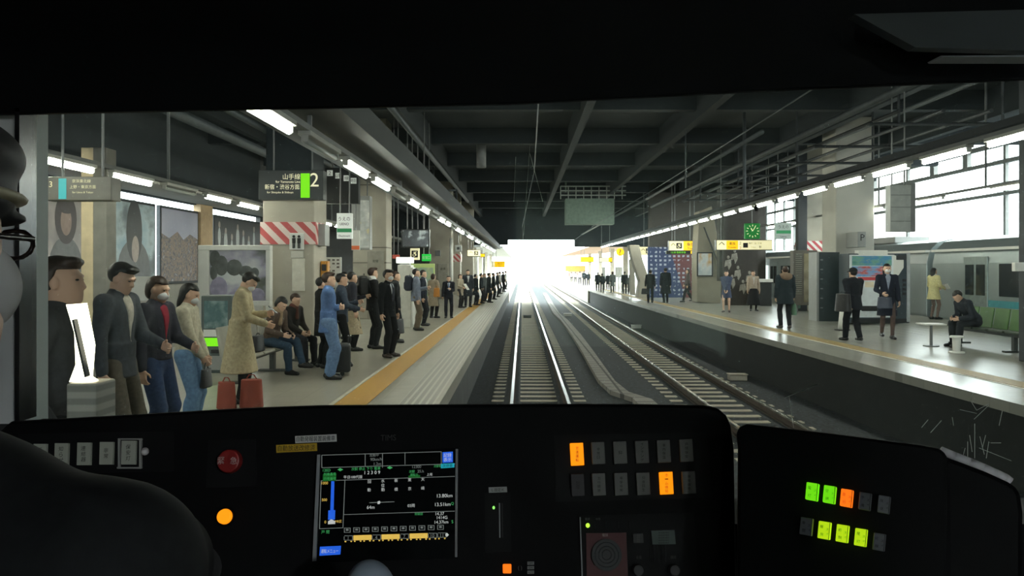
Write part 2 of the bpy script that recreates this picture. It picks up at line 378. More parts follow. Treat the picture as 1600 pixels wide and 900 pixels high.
    if seat is None:
        if kind in ('jacket', 'coat', 'parka', 'vest'):
            t += [(loft(hemz, 1.05, ((.172 + flare) * k, (.132 + flare * .8) * k), (.150 * k, .108 * k), (pelvis_y), pelvis_y), .05)]
            cuts = [] if sleeve and False else []
        else: t += [(S(pel + up * .03, (.158 * k, .122 * k, .12), TR), .05)]
        zc = hemz * s
        low = min(el[0][2], el[1][2], wr[0][2], wr[1][2])
        if kind in ('sweater', 'shirt'):
            bx = .2 * s
            cuts = [lambda x, y, z: np.where(np.abs(x) < .19 * s, zc - z, -1.0)]
    else: t += [(S(pel + up * .05, (.165 * k, .13 * k, .13), TR), .05)]
    upper = add('coat' if kind == 'coat' else kind, t, tm, None, cuts)
    # shirt front, tie, lapels
    if shirt:
        tt = [(S(chest + up * .035, (.168 * k + .006, .112 * k + .008, .185), TR), 0), (S(pel + up * .15, (.150 * k + .006, .108 * k + .008, .17), TR), .08), (C(nb - up * .03, nb + up * .022, .072, .064), .04)]
        o_ = (pel + up * .20) * s
        def vcut(x, y, z):
            w = (x - o_[0]) * up[0] + (y - o_[1]) * up[1] + (z - o_[2]) * up[2]; return np.maximum(np.abs(x) - .19 * np.maximum(w, 0) - .002, 0.02 * s - (y * fw[1] + z * fw[2] - (chest @ fw) * s))
        add('shirt', tt, cloth('shirt_%d_%d_%d' % shirt, shirt), min(vox, .008), [vcut])
        if tie:
            add('tie', [(C(nb - up * .02 + fw * .085, chest + up * .08 + fw * .124, .014, .02), 0), (C(chest + up * .08 + fw * .124, pel + up * .22 + fw * .118, .02, .028), .01)], cloth('tie_%d_%d_%d' % tie, tie), min(vox, .008))
    if collar: add('collar', [(C(nb - up * .01 + rt * -.04, nb - up * .01 + rt * .04, .07, .07), .02), (C(nb - up * .005, nb + up * .045, .073, .078), .03)], cloth('collar_%d_%d_%d' % collar, collar), None, [lambda x, y, z: -(np.sqrt(x ** 2 + ((y - nb[1] * s)) ** 2) - .052 * s)])
    if scarf: add('scarf', [(C(nb + rt * -.03, nb + rt * .03, .078, .078), .03), (C(nb + fw * .07, chest + fw * .13 + rt * .04, .03, .035), .02)], cloth('scarf_%d_%d_%d' % scarf, scarf))
    if hood: add('hood', [(C(nb + rt * -.10 - fw * .03, nb + rt * .10 - fw * .03, .075, .075), .03), (S(nb - fw * .11 - up * .02, (.15, .075, .10), TR), .05)], cloth('hood_%d_%d_%d' % hood, hood, noise=.4, scale=60))
    # legs
    if legs[0] == 'trousers':
        lm = cloth('trousers_%d_%d_%d' % legs[1], legs[1]); wd = legs[2] if len(legs) > 2 else 1.0
        l = [(S(pel, (.145, .108, .12), TR), 0)]
        for i in (0, 1): l += [(C(hp[i], kn[i], .088 * wd, .066 * wd), .05), (C(kn[i], an[i] * .9 + kn[i] * .1 - P(0, 0, .02), .066 * wd, .058 * wd), .02), (S(kn[i] * .65 + an[i] * .35 + P(0, -.012, 0), (.064 * wd, .068 * wd, .13)), .03)]
        add('trousers', l, lm)
    elif legs[0] == 'tights':
        lm = cloth('tights_%d_%d_%d' % legs[1], legs[1])
        l = []
        for i in (0, 1): l += [(C(hp[i], kn[i], .082, .053), .03), (C(kn[i], an[i], .053, .039), .02), (S(kn[i] * .65 + an[i] * .35 + P(0, -.010, 0), (.048, .052, .1)), .02)]
        add('tights', l, lm)
    if skirt:
        sz, sc_, sf = skirt
        add('skirt', [(loft(sz, .98, (.17 + sf, .14 + sf), (.14, .10), pelvis_y, pelvis_y), .03), (S(pel, (.148, .112, .12), TR), .05)], cloth('skirt_%d_%d_%d' % sc_, sc_))
    sm = M('shoe_%d_%d_%d' % shoes, shoes, .4, noise=.1)
    for i in (0, 1):
        fa = math.radians(feet[i][2]) * (1 if i else -1); fd = P(math.sin(fa), math.cos(fa), 0); zz = feet[i][3] if len(feet[i]) > 3 else 0; f0 = P(an[i][0], an[i][1], zz)
        add('shoe', [(C(f0 - fd * .04 + P(0, 0, .045), f0 + fd * .05 + P(0, 0, .045), .045, .044), 0), (C(f0 + fd * .05 + P(0, 0, .04), f0 + fd * .16 + P(0, 0, .03), .043, .034), .03)], sm, min(vox, .01), [lambda x, y, z: (zz + .002) * s - z])
    root['_wr'] = 0; del root['_wr']
    m = wm(root)
    person.hands = [m @ Vector(wr[i] * s + (wr[i] - el[i]) / np.linalg.norm(wr[i] - el[i]) * .08 * s) for i in (0, 1)]
    person.back = [m @ Vector(tuple((chest - fw * .13) * s)), m @ Vector(tuple((chest + up * .1 - fw * .11) * s))]
    person.m = m; person.s = s
    return root
def stand(px, foot, topy, **kw):
    """feet and head of a standing figure, as seen, give its place and height"""
    Y = F * (CH - PLAT) / (foot - CY); return dict(X=(px - CX) / F * Y, Y=Y, h=(foot - topy) * Y / F)
def soft_thing(name, label, cat, parts, loc, face=0, vox=.012, group=None):
    r = thing(name, label, cat, loc, face, group)
    for pn, prims, mat, cuts in parts: link_mesh(pn, solid(prims, vox, cuts), mat, r)
    return r
def backpack(label, at, face, mat, size=(.15, .10, .21)):
    a, b_, c = size
    return soft_thing('backpack', label, 'bag', [('sack', [(q_box((0, 0, 0), (a, b_, c), None, .06), 0), (q_box((0, -b_ * .9, -c * .3), (a * .75, .035, c * .45), None, .03), .02)], mat, ()),
        ('strap', [(q_cap((-.09, b_, c * .7), (-.10, b_ + .03, -c * .2), .016), 0)], mat, ()), ('strap', [(q_cap((.09, b_, c * .7), (.10, b_ + .03, -c * .2), .016), 0)], mat, ()),
        ('handle', [(q_cap((-.04, b_ * .4, c), (-.03, b_ * .4, c + .035), .009), 0), (q_cap((-.03, b_ * .4, c + .035), (.03, b_ * .4, c + .035), .009), 0), (q_cap((.03, b_ * .4, c + .035), (.04, b_ * .4, c), .009), 0)], mat, ())], at, face, .01)
def handbag(label, at, face, mat, size=(.19, .07, .14), drop=.16, name='handbag', vox=.011):
    a, b_, c = size     # at: the hand that carries it
    z = -drop - c
    return soft_thing(name, label, 'bag', [('sack', [(q_loft(z - c, z + c, (0, 0), (0, 0), (a, b_), (a * .85, b_ * .7)), 0)], mat, ()),
        ('handle', [(q_cap((-a * .5, 0, z + c * .9), (-a * .2, 0, 0), .009), 0), (q_cap((-a * .2, 0, 0), (a * .2, 0, 0), .009), 0), (q_cap((a * .2, 0, 0), (a * .5, 0, z + c * .9), .009), 0)], mat, ())], at, face, vox)
# ------------------------------------------------------------------ the station hall
CONC = M('concrete', (178, 172, 158), .7, noise=.08, scale=2.5)
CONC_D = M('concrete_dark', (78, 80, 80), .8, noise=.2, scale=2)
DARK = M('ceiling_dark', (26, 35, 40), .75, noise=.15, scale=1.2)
STEEL = M('steel_grey', (120, 122, 122), .5, metal=.3, noise=.1)
STEEL_D = M('steel_dark', (52, 56, 60), .6, metal=.2, noise=.1)
PAINT_W = M('paint_white', (226, 226, 220), .5, noise=.04)
PAINT_G = M('paint_grey', (150, 152, 150), .5, noise=.06)
BLACK = M('black_plastic', (16, 17, 18), .45, noise=.1)
WHITE_LIT = M('lit_white_panel', (255, 252, 244), emit=2.2)
RED_STRIPE = M_wave('red_white_stripes', (188, 84, 84), (226, 206, 200), 1.9, 'DIAGONAL', .5, (.48, .52))
TACT = M('tactile_yellow', (196, 150, 62), .6, noise=.1, scale=25, bump=.3)
INK = M('ink_black', (20, 20, 20), .6, noise=0)
CREAM_LIT = M('sign_cream_lit', (250, 236, 190), emit=.75)
YEL_LIT = M('sign_yellow_lit', (255, 196, 10), emit=.85)

struct('ground', B().mm((-60, -60, -.7), (70, 320, -.2)), M('ballast', (46, 51, 56), .9, noise=.75, scale=16, bump=1.0))
TILE = M_brick('platform_tile', (172, 168, 154), (164, 160, 147), (142, 139, 128), .4, .4, .3, .004, spec=.55)
struct('floor_left', B().mm((-7.4, -45, PLAT - .2), (-1.78, 64, PLAT)), TILE)
struct('trim_1', B().mm((-1.78, -45, PLAT - .2), (-1.52, 64, PLAT)).mm((-1.08, -45, PLAT - .2), (-1.02, 64, PLAT)), M('edge_concrete', (172, 169, 157), .5, noise=.08, scale=3))
struct('trim_9', B().mm((-1.52, -45, PLAT - .2), (-1.08, 64, PLAT)), M_wave('edge_grooves', (150, 148, 138), (194, 191, 180), 3.6, 'X', .45, (.5, .9)))
struct('trim_2', B().mm((-2.30, -45, PLAT - .005), (-1.90, 64, PLAT + .005)), TACT)
struct('trim_3', B().mm((-2.36, -45, PLAT - .005), (-2.31, 64, PLAT + .006)), M('line_white', (226, 222, 206), .5))
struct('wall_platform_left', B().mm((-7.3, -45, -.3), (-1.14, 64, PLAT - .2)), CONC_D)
RE = [(6.1, -12), (6.1, 9.7), (5.72, 21.3), (5.42, 40), (5.25, 64)]           # right platform edge, in plan
def strip_r(d0, d1, z0, z1):
    b = B()
    for (xa, ya), (xb, yb) in zip(RE, RE[1:]):
        p = [(xa + d0, ya), (xb + d0, yb), (xb + d1 if d1 < 6 else d1, yb), (xa + d1 if d1 < 6 else d1, ya)]
        b.prism([(x, y, z0) for x, y in p], (0, 0, z1 - z0))
    return b
struct('floor_right', strip_r(0, 14.0, PLAT - .14, PLAT), M_brick('platform_tile_right', (166, 166, 156), (158, 158, 150), (140, 140, 132), .4, .4, .25, .004, spec=.6))
struct('trim_4', strip_r(.95, 1.3, PLAT - .005, PLAT + .005), M('tactile_yellow_worn', (170, 146, 92), .5, noise=.12, scale=20, bump=.3))
struct('trim_5', strip_r(.86, .92, PLAT - .005, PLAT + .006), M('line_white', (226, 222, 206), .5))
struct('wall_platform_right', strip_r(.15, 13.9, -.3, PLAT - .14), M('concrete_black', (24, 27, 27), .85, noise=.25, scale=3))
CZ = 7.5
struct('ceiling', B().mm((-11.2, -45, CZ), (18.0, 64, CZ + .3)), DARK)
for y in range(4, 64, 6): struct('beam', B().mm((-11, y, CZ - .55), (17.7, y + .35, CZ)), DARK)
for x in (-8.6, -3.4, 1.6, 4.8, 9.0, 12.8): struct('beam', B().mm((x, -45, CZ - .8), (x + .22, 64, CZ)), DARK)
# canopy beams that carry the lamp rows
struct('beam_left', B().mm((-2.75, -45, 4.12), (-1.75, 64, 4.42)), M('beam_grey', (72, 76, 78), .7, noise=.1, scale=2))
struct('ceiling_left', B().prism([(-8.5, -45, 4.55), (-8.5, -45, 4.7), (-11, -45, 4.95), (-11, -45, 4.76)], (0, 109, 0)), M('soffit_grey', (140, 140, 134), .8, noise=.08, scale=2))
struct('beam_right', B().mm((6.24, -45, 4.42), (6.36, 64, 4.52)), STEEL_D)
# left outer wall: a low wall, then big posters with daylight in the gaps
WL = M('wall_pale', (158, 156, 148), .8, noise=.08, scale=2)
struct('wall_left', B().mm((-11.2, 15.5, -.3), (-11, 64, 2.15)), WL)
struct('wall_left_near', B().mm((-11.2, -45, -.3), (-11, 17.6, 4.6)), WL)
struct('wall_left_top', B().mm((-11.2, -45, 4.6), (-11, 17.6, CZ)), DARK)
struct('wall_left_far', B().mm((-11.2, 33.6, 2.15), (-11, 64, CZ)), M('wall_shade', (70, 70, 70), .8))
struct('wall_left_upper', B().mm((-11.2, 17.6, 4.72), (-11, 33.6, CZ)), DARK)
for y, w_ in ((20.1, .75), (27.0, 1.05)): struct('column', B().mm((-11.1, y, 2.15), (-10.85, y + w_, 4.78)), M('post_tan', (186, 160, 124), .6))
# lintel at the far end of the roofed part; beyond it the tracks lie open to the sky
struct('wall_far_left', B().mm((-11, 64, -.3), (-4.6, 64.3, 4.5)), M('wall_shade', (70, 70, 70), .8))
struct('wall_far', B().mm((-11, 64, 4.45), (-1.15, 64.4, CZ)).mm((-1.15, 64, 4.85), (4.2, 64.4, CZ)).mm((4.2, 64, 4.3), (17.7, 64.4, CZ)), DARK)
struct('floor_left_far', B().mm((-7.4, 64, -.3), (-1.08, 140, PLAT)), CONC)
struct('floor_right_far', B().mm((5.25, 64, -.3), (13, 140, PLAT)), CONC)
struct('roof_left_far', B().prism([(-7.6, 66, 4.5), (-1.6, 66, 4.25), (-1.6, 66, 4.4), (-7.6, 66, 4.75)], (0, 60, 0)), PAINT_G)
struct('roof_right_far', B().prism([(5.6, 65, 4.35), (13, 65, 4.9), (13, 65, 5.2), (5.6, 65, 4.5)], (0, 60, 0)), M('roof_pink', (196, 168, 150), .7))
for y in (68, 78, 90, 104):
    struct('column', B().mm((-4.3, y, PLAT), (-3.9, y + .4, 4.45)), CONC); struct('column', B().mm((8.6, y, PLAT), (9.0, y + .4, 4.5)), CONC)
# right outer wall: wide daylight openings with bars above the parked train
struct('wall_right', B().mm((17.8, -45, -.3), (18.0, 62, 3.0)), CONC_D)
struct('wall_right_near', B().mm((17.8, -45, 3), (18, 21.5, CZ)), CONC_D)
struct('wall_right_far', B().mm((17.8, 61, 3), (18, 64, CZ)), CONC_D)
wf = B()
for z, t in ((5.42, .12), (6.62, .14), (7.32, .18)): wf.mm((17.8, 21.5, z - t), (17.95, 61, z))
for y in (22, 24.6, 29.5, 37, 44.5): wf.mm((17.82, y, 3), (17.94, y + .14, 7.3))
for y in (50.6, 52.5, 54.5, 56.5, 58.5, 60.5): wf.mm((17.82, y, 3), (17.94, y + .16, 7.3))
for y in (23.3, 26.4, 32, 34.6, 40.5): wf.mm((17.8, y, 6.62), (17.98, y + .35, 7.3))
struct('window_2', wf, M('mullion_grey', (120, 122, 120), .6))
for i, (x, y, w, d, hh, c) in enumerate(((52, 58, 14, 18, 16, (214, 214, 210)), (60, 92, 16, 20, 26, (196, 200, 204)), (48, 128, 12, 16, 20, (222, 218, 208)))):
    r = thing('building', ('pale block of flats seen through the right openings', 'tall grey office block beyond the right openings', 'low cream building beyond the far right openings')[i], 'building', (x, y, -.2))
    B().mm((x, y - d / 2, -.2), (x + w, y + d / 2, hh)).to('wall', M('facade_%d' % i, c, .8), r)
    for zz in range(3, int(hh) - 1, 3):
        for k in range(4): B().mm((x - .05, y - d / 2 + 1.2 + k * d / 4, zz), (x + .05, y - d / 2 + 1.2 + k * d / 4 + d / 7, zz + 1.5)).to('window', M('facade_glass', (150, 160, 168), .2), r)
# stair enclosure and dark walls on the right platform
struct('wall_stair', B().mm((7.3, 46, PLAT), (14, 46.4, CZ)), M('stair_dark', (66, 62, 58), .8))
struct('wall_stair_side', B().mm((9.0, 36.5, 2.0), (10.75, 37, 6.2)).mm((10.6, 36.5, PLAT), (10.75, 37, 6.2)), M('mural_back', (60, 58, 54), .7))
# columns
def column(x0, x1, y0, d, mat=CONC, z0=PLAT, z1=CZ): return struct('column', B().mm((x0, y0, z0), (x1, y0 + d, z1)), mat, .03)
c1 = column(-5.55, -4.45, 17.1, 1.1, z1=4.65); column(-5.5, -4.5, 17.15, 1.0, DARK, 4.65)
struct('stripe_band', B().mm((-5.59, 17.06, 3.10), (-4.41, 18.24, 3.575)), RED_STRIPE, parent=c1)
c2 = column(-5.55, -4.45, 26.2, 1.1)
for z in (2.75, 3.25, 5.3): struct('joint_line', B().mm((-5.56, 26.19, z), (-4.44, 27.31, z + .035)), M('joint', (120, 116, 106), .8), parent=c2)
c3 = column(-5.05, -3.85, 43.5, 1.2); struct('stripe_band', B().mm((-5.0, 43.46, 1.0), (-4.6, 44.7, 1.02)), CONC_D, parent=c3)
for x, y in ((-4.45, 51), (-4.0, 57)):
    c = column(x - .6, x + .5, y, 1.0)
    if y == 51: struct('stripe_band', B().mm((x - .63, y - .03, 3.0), (x + .53, y + 1.03, 3.5)), RED_STRIPE, parent=c)
cp = struct('column', B().mm((-6.62, 12, PLAT), (-6.44, 12.2, 4.4)), M('post_cream', (214, 196, 160), .5), .01)
struct('column', B().mm((-6.44, 12, PLAT), (-6.24, 12.3, 4.4)), M('post_grey', (128, 126, 118), .6), .01)
cr1 = column(10.15, 11.4, 25.9, 1.2, M('concrete_light', (186, 184, 174), .7, noise=.06, scale=2))
cr2 = column(11.2, 12.5, 31.5, 1.2)
struct('stripe_band', B().mm((11.16, 31.46, 3.25), (12.54, 32.74, 3.66)), M_wave('red_stripes_bright', (200, 84, 92), (240, 236, 232), 2.2, 'DIAGONAL', .5, (.48, .52)), parent=cr2)
struct('column', B().mm((10.75, 31.2, PLAT), (11.12, 31.5, CZ)), STEEL_D, .02)
struct('column', B().mm((8.93, 14.1, PLAT), (9.2, 14.4, CZ)), STEEL_D, .02)
# slanted concrete braces
def slab(name, pts, Y, d, mat): return struct(name, B().prism([W(x, y, Y) for x, y in pts], (0, d, 0)), mat, .02)
slab('wall_brace', [(983, 383), (999, 383), (1004, 405), (1016, 440), (1011, 468), (996, 465), (1000, 440), (988, 405)], 42, .9, CONC)
slab('column_brace', [(984, 405), (991, 405), (993, 462), (985, 460)], 44, .4, CONC)
slab('wall_stair_flank', [(1089, 472), (1126, 474.5), (1127, 438), (1133, 428), (1112, 322), (1093, 330), (1089, 400)], 38, 1.2, M('stair_concrete', (150, 142, 126), .75, noise=.1, scale=1.5))
struct('stair_groove', B().tube([W(1100, 355, 37.97), W(1130, 430, 37.97)], .035), CONC_D)
# gantry and pipes under the dark ceiling
g = thing('catwalk_gantry', 'pale green service gantry hanging under the dark ceiling over the tracks', 'gantry', W(925, 350, 44))
GG = M('gantry_green', (120, 138, 126), .7, noise=.15)
gb = B()
gb.px(884, 310, 960, 350, 44, 1.2)
gb.to('cladding', GG, g)
rb = B()
for y in (291, 298, 305): rb.tube([W(876, y, 43.8), W(978, y, 43.8)], .04)
for x in range(876, 980, 12): rb.tube([W(x, 291, 43.8), W(x, 311, 43.8)], .03)
rb.to('railing', M('gantry_steel', (150, 156, 150), .5), g)
hb = B()
for x in (884, 958): B().tube([W(x, 300, 44.3), (W(x, 300, 44.3).x, 44.3, CZ)], .05).to('hanger', GG, g)
def pipe(label, pts, r, mat, name='pipe', cat='pipe'):
    o = B().tube(pts, r).to(name, mat, None, 0, True, loc=pts[0]); return tag(o, label, cat)
PIPE = M('pipe_grey', (82, 88, 92), .5, metal=.2)
pipe('overhead contact wire running above the left track', [(.15, 0.5, 5.0), (.30, 20, 5.0), (.0, 45, 4.9), (.1, 64, 4.7), (.3, 110, 4.7)], .012, PIPE, 'contact_wire', 'wire')
pipe('overhead contact wire running above the right track', [(4.0, 4, 5.1), (4.2, 25, 5.1), (3.9, 45, 4.9), (4.0, 64, 4.7), (4.1, 110, 4.7)], .012, PIPE, 'contact_wire', 'wire')
pipe('long pale conduit under the ceiling slanting towards the bright opening', [(6.0, 20, 6.0), (5.6, 36, 5.7), (4.6, 62, 5.2)], .06, PIPE, 'conduit')
pipe('thin drop rod hanging from the ceiling above the right track', [(4.9, 24, CZ), (4.9, 24, 5.0)], .02, PIPE, 'drop_rod', 'rod')
pipe('thick vertical pipe hanging above the right platform edge', [(W(1163, 0, 24).x, 24, CZ), W(1163, 330, 24)], .05, PIPE, 'drop_pipe')
pipe('bent conduit arm above the left lamp row', [(W(677, 0, 36).x, 36, CZ), W(677, 299, 36), W(713, 297, 36), W(713, 345, 36)], .05, PIPE, 'conduit')
pipe('square hanging duct below the ceiling left of the bright opening', [(W(752, 0, 30).x, 30, CZ), W(752, 262, 30)], .18, STEEL, 'duct', 'duct')
ty = 0
for x, z, r, t in ((7.4, 6.1, .09, 'thick grey service pipe along the right ceiling, nearest the tracks'), (9.25, 6.4, .06, 'thin service pipe along the right ceiling'), (12.95, 6.4, .10, 'widest service duct along the right ceiling, by the daylight openings'),
                   (-3.12, 6.4, .08, 'thick service pipe along the left ceiling'), (-5.6, 5.6, .07, 'service pipe above the inner lamp row on the left'), (-7.6, 6.0, .14, 'wide duct along the left ceiling by the posters')):
    pipe(t, [(x, 3, z), (x, 45.8, z)], r, PIPE, 'service_pipe')
tr = B()
for i in range(7):
    y = 16.15 + i * 3
    tr.tube([(7.0, y, 5.5), (9.9, y, 5.5)], .035)
    if i % 2 == 0: tr.tube([(7.6, y, 5.5), (7.6, y, 6.93)], .03).tube([(9.7, y, 5.5), (9.7, y, 6.93)], .03)
for x in (7.1, 7.9, 8.8, 9.8): tr.tube([(x, 15, 5.55), (x, 35.5, 5.55)], .04)
tag(tr.to('cable_rack', STEEL_D, None, loc=(8.5, 25, 5.5)), 'open rack of cables and rods hanging over the right platform', 'cable rack')
# ------------------------------------------------------------------ tracks
RAIL = M('rail_steel', (168, 168, 164), .22, metal=1.0, noise=.06, scale=30); RAILS = M('rail_side', (70, 58, 50), .8, noise=.2)
SLEEP = M('sleeper_concrete', (196, 188, 170), .8, noise=.14, scale=5)
def track(label, xc, y0, y1):
    t = thing('railway_track', label, 'railway track', (xc, y0, -.2))
    for s in (-1, 1):
        x = xc + s * .552
        r = B().mm((x - .033, y0, -.045), (x + .033, y1, 0)).to('rail', RAIL, t, .006)
        B().mm((x - .012, y0, -.15), (x + .012, y1, -.045)).mm((x - .062, y0, -.165), (x + .062, y1, -.145)).to('rail_foot', RAILS, r)
    n = int((y1 - y0) / .576); me = None; rest = B()
    for i in range(n):
        y = y0 + .3 + i * .576
        if i < 100:
            if me is None:
                me = B().prism([(-.99, -.11, -.06), (-.99, .11, -.06), (-.99, .10, .012), (-.99, -.10, .012)], (1.98, 0, 0)).to('sleeper', SLEEP, t, world=False); me.location = (0, y - y0, .0); first = me
            else:
                c = first.copy(); COL.objects.link(c); c.parent = t; c.location = (0, y - y0, .0)
        else: rest.mm((xc - .99, y - .1, -.23), (xc + .99, y + .1, -.188))
    tag(rest.to('sleepers', SLEEP, t), kind='stuff')
    return t
for xc in (.347, 4.09): struct('ground_ridge', B().prism([(xc + a_, 9, z_) for a_, z_ in ((-.76, -.2), (-.70, -.175), (-.42, -.175), (-.36, -.2))], (0, 55, 0)).prism([(xc + a_, 9, z_) for a_, z_ in ((.36, -.2), (.42, -.175), (.70, -.175), (.76, -.2))], (0, 55, 0)), MATS['ballast'])
track('left railway track straight ahead of the train, two polished rails on grey sleepers', .347, 9, 140)
track('right railway track beside the far platform, rails and grey sleepers', 4.09, 9, 140)
# wandering cable trough between the tracks
mid = [(1022, 640), (1003, 622), (968, 611), (948, 594), (934, 573), (918, 548), (900, 522), (882, 500), (869, 489), (858, 470), (851, 458)]
L, R_ = [], []
for x, y in mid:
    p = G(x, y, -.1); wd = .19; L.append(p + Vector((-wd, .1, 0))); R_.append(p + Vector((wd, -.1, 0)))
tb = B()
for i in range(len(mid) - 1): tb.prism([L[i], L[i + 1], R_[i + 1], R_[i]], (0, 0, -.12))
tag(tb.to('cable_trough', M_brick('trough_lid', (150, 146, 140), (138, 134, 128), (84, 82, 80), 3, .5, .8, .03), None, loc=mid and G(*mid[4], -.2)), 'pale concrete cable trough wandering between the two tracks', 'cable trough')
for i, (x, y, t) in enumerate(((887, 494, 'white track marker box between the tracks'), (824, 497, 'small dark signal coil box between the left rails'), (994, 513, 'small pale marker block beside the right track'), (1152, 594, 'pale stone-like block near the right platform wall'))):
    p = G(x, y, -.2)
    r = thing('track_box', t, 'track box', p); B().mm(p + Vector((-.22, -.12, 0)), p + Vector((.22, .12, .14))).to('case', (PAINT_W, BLACK, PAINT_W, CONC)[i], r, .02)
    B().mm(p + Vector((-.24, -.14, .14)), p + Vector((.24, .14, .165))).to('lid', (PAINT_W, STEEL_D, PAINT_W, CONC)[i], r, .01)
# ------------------------------------------------------------------ lamps
HOUS = M('lamp_housing', (190, 190, 184), .5, noise=.04); TUBE = M('lamp_tube', (255, 251, 236), emit=LAMP); TUBE_OFF = M('lamp_tube_off', (186, 190, 186), .4, noise=.03)
ORD = 'nearest second third fourth fifth sixth seventh eighth ninth tenth eleventh twelfth'.split()
def lamp_row(x, z, ys, where, group, off):
    protos = {}
    for i, y in enumerate(ys):
        lit = not off(i); w = 'lit' if lit else 'dark unlit'
        lab = '%s fluorescent lamp, %s from the train in %s' % (w, ORD[i], where) if i < 12 else 'small far-off %s lamp past the twelfth in %s' % (w, where)
        if lit not in protos:
            r = thing('fluorescent_lamp', lab, 'lamp', (x, y, z), 0, group if lit else group + ', unlit')
            B().box((0, 0, .075), (.13, 1.32, .05)).box((0, -.64, .03), (.07, .03, .09)).box((0, .64, .03), (.07, .03, .09)).to('housing', HOUS, r, .008, world=False)
            B().cyl((0, -.62, 0), (0, .62, 0), .028, seg=12).to('tube', TUBE if lit else TUBE_OFF, r, 0, True, world=False)
            protos[lit] = r
        else:
            c = copy_tree(protos[lit]); c.location = (x, y, z); c['label'] = lab
lamp_row(-2.13, 3.84, [6.684 + 1.792 * i for i in range(32)], 'the row above the left platform edge', 'lamp row over the left platform edge', lambda i: i % 3 == 1)
lamp_row(6.3, 4.24, [8.4 + 1.76 * i for i in range(32)], 'the row above the right platform edge', 'lamp row over the right platform edge', lambda i: False)
lamp_row(-6.2, 3.98, [5.5 + 1.8 * i for i in range(16)], 'the inner row beside the left posters', 'inner lamp row on the left platform', lambda i: i % 5 == 0)
lamp_row(11.6, 4.5, [15.5 + 3.6 * i for i in range(9)], 'the inner row by the parked train', 'inner lamp row on the right platform', lambda i: False)
for x, z, y1, t in ((-2.13, 3.935, 64, 'lamp rail carrying the row above the left platform edge'), (6.3, 4.335, 64, 'lamp rail carrying the row above the right platform edge'), (-6.2, 4.075, 36, 'lamp rail of the inner row beside the left posters'), (11.6, 4.595, 46, 'lamp rail of the inner row by the parked train')):
    b = B().mm((x - .05, 2, z), (x + .05, y1, z + .06)); zt = {-2.13: 4.13, 6.3: 4.42, -6.2: CZ, 11.6: CZ}[x]
    for k in range(2, int(y1), 6): b.mm((x - .02, k, z + .05), (x + .02, k + .04, zt))
    tag(b.to('lamp_rail', STEEL, None, loc=(x, 2, z)), t, 'lamp rail')
# ------------------------------------------------------------------ left platform: signs, posters, furniture
def hung(name, label, cat, x0, y0, x1, y1, Y, d, mat, top=None, body='panel', bevel=.01, rods=(.2, .8), group=None):
    """a hanging box seen as the given rectangle, with rods up to a beam at height top"""
    a, b = W(x0, y1, Y), W(x1, y0, Y)
    r = thing(name, label, cat, ((a.x + b.x) / 2, Y, a.z), 0, group)
    B().mm(a, (b.x, Y + d, b.z)).to(body, mat, r, bevel)
    if top:
        for f in rods:
            x = a.x + (b.x - a.x) * f; B().cyl((x, Y + d / 2, b.z - .01), (x, Y + d / 2, top), .018, seg=8).to('hanger', STEEL, r)
    return r
def face(r, name, x0, y0, x1, y1, Y, mat, off=.004, t=.004):
    a, b = W(x0, y1, Y), W(x1, y0, Y); return B().mm((a.x, Y - off - t, a.z), (b.x, Y - off, b.z)).to(name, mat, r)
def ftext(r, s, cx, cy, hpx, Y, mat, fitpx=None, off=.012, align='CENTER'):
    return text(s, mat, r, W(cx, cy, Y) + Vector((0, -off, 0)), X3, Z3, hpx / F * Y, 'lettering', align, None if not fitpx else fitpx / F * Y)
SIGN_D = M('sign_dark', (62, 66, 66), .5, noise=.06); SIGN_TXT = M('sign_text_cream', (240, 230, 196), emit=.7)
GREEN_LIT = M('sign_green_lit', (120, 225, 10), emit=.8); TEAL = M('sign_teal', (60, 170, 176), .5, emit=.35)
s = hung('platform_sign', 'dark hanging sign with big 2 and bright green bar beside the striped column', 'sign', 404, 266, 505, 312, 16.4, .3, SIGN_D, CZ)
face(s, 'line_bar', 470, 271, 484, 309, 16.4, GREEN_LIT)
ftext(s, '2', 491.5, 281, 21, 16.4, SIGN_TXT, 16)
ftext(s, '山手線', 468, 276, 9, 16.4, SIGN_TXT, 27, align='CENTER').location.x -= .16
for q, cx, cy, h_, fit in (('for Yamanote Line', 450, 284, 4, 38), ('新宿・渋谷方面', 441, 292, 8, 54), ('for Shinjuku & Shibuya', 438, 301, 4.2, 58)): ftext(s, q, cx, cy, h_, 16.4, SIGN_TXT, fit)
s = hung('direction_sign', 'grey hanging sign with teal bar and lines of cream text, near left', 'sign', 68, 276, 174, 313, 10.2, .25, M('sign_grey', (110, 108, 100), .5), CZ)
face(s, 'line_bar', 92, 279, 104, 311, 10.2, TEAL)
for q, cx, cy, h_, fit in (('3', 80, 288, 9, 14), ('京浜東北線', 128, 283, 5.5, 44), ('上野・東京方面', 130, 292, 5.5, 46), ('for Ueno & Tokyo', 130, 301, 4, 46)): ftext(s, q, cx, cy, h_, 10.2, M('sign_text_beige', (226, 216, 176), emit=.4), fit)
s = hung('departure_board', 'black hanging departure board with a row of small white plates, right of the 2 sign', 'sign', 508, 262, 560, 318, 21, .25, BLACK, CZ)
for i, x in enumerate((511, 524, 537, 548)): face(s, 'plate', x, 266 + i * 4, x + 9, 275 + i * 4, 21, M('plate_white', (214, 216, 210), emit=.3)); 
for i, (x, q) in enumerate(((515.5, '2'), (528.5, '山手'), (541.5, '線'), (552.5, '時刻'))): ftext(s, q, x, 270.5 + i * 4, 6, 21, INK, 8, .02)
s = hung('station_name_board', 'white hanging station name board with a green band, right of the striped column', 'sign', 526, 333, 550, 373, 20, .12, M('board_white', (236, 238, 234), emit=.35), CZ)
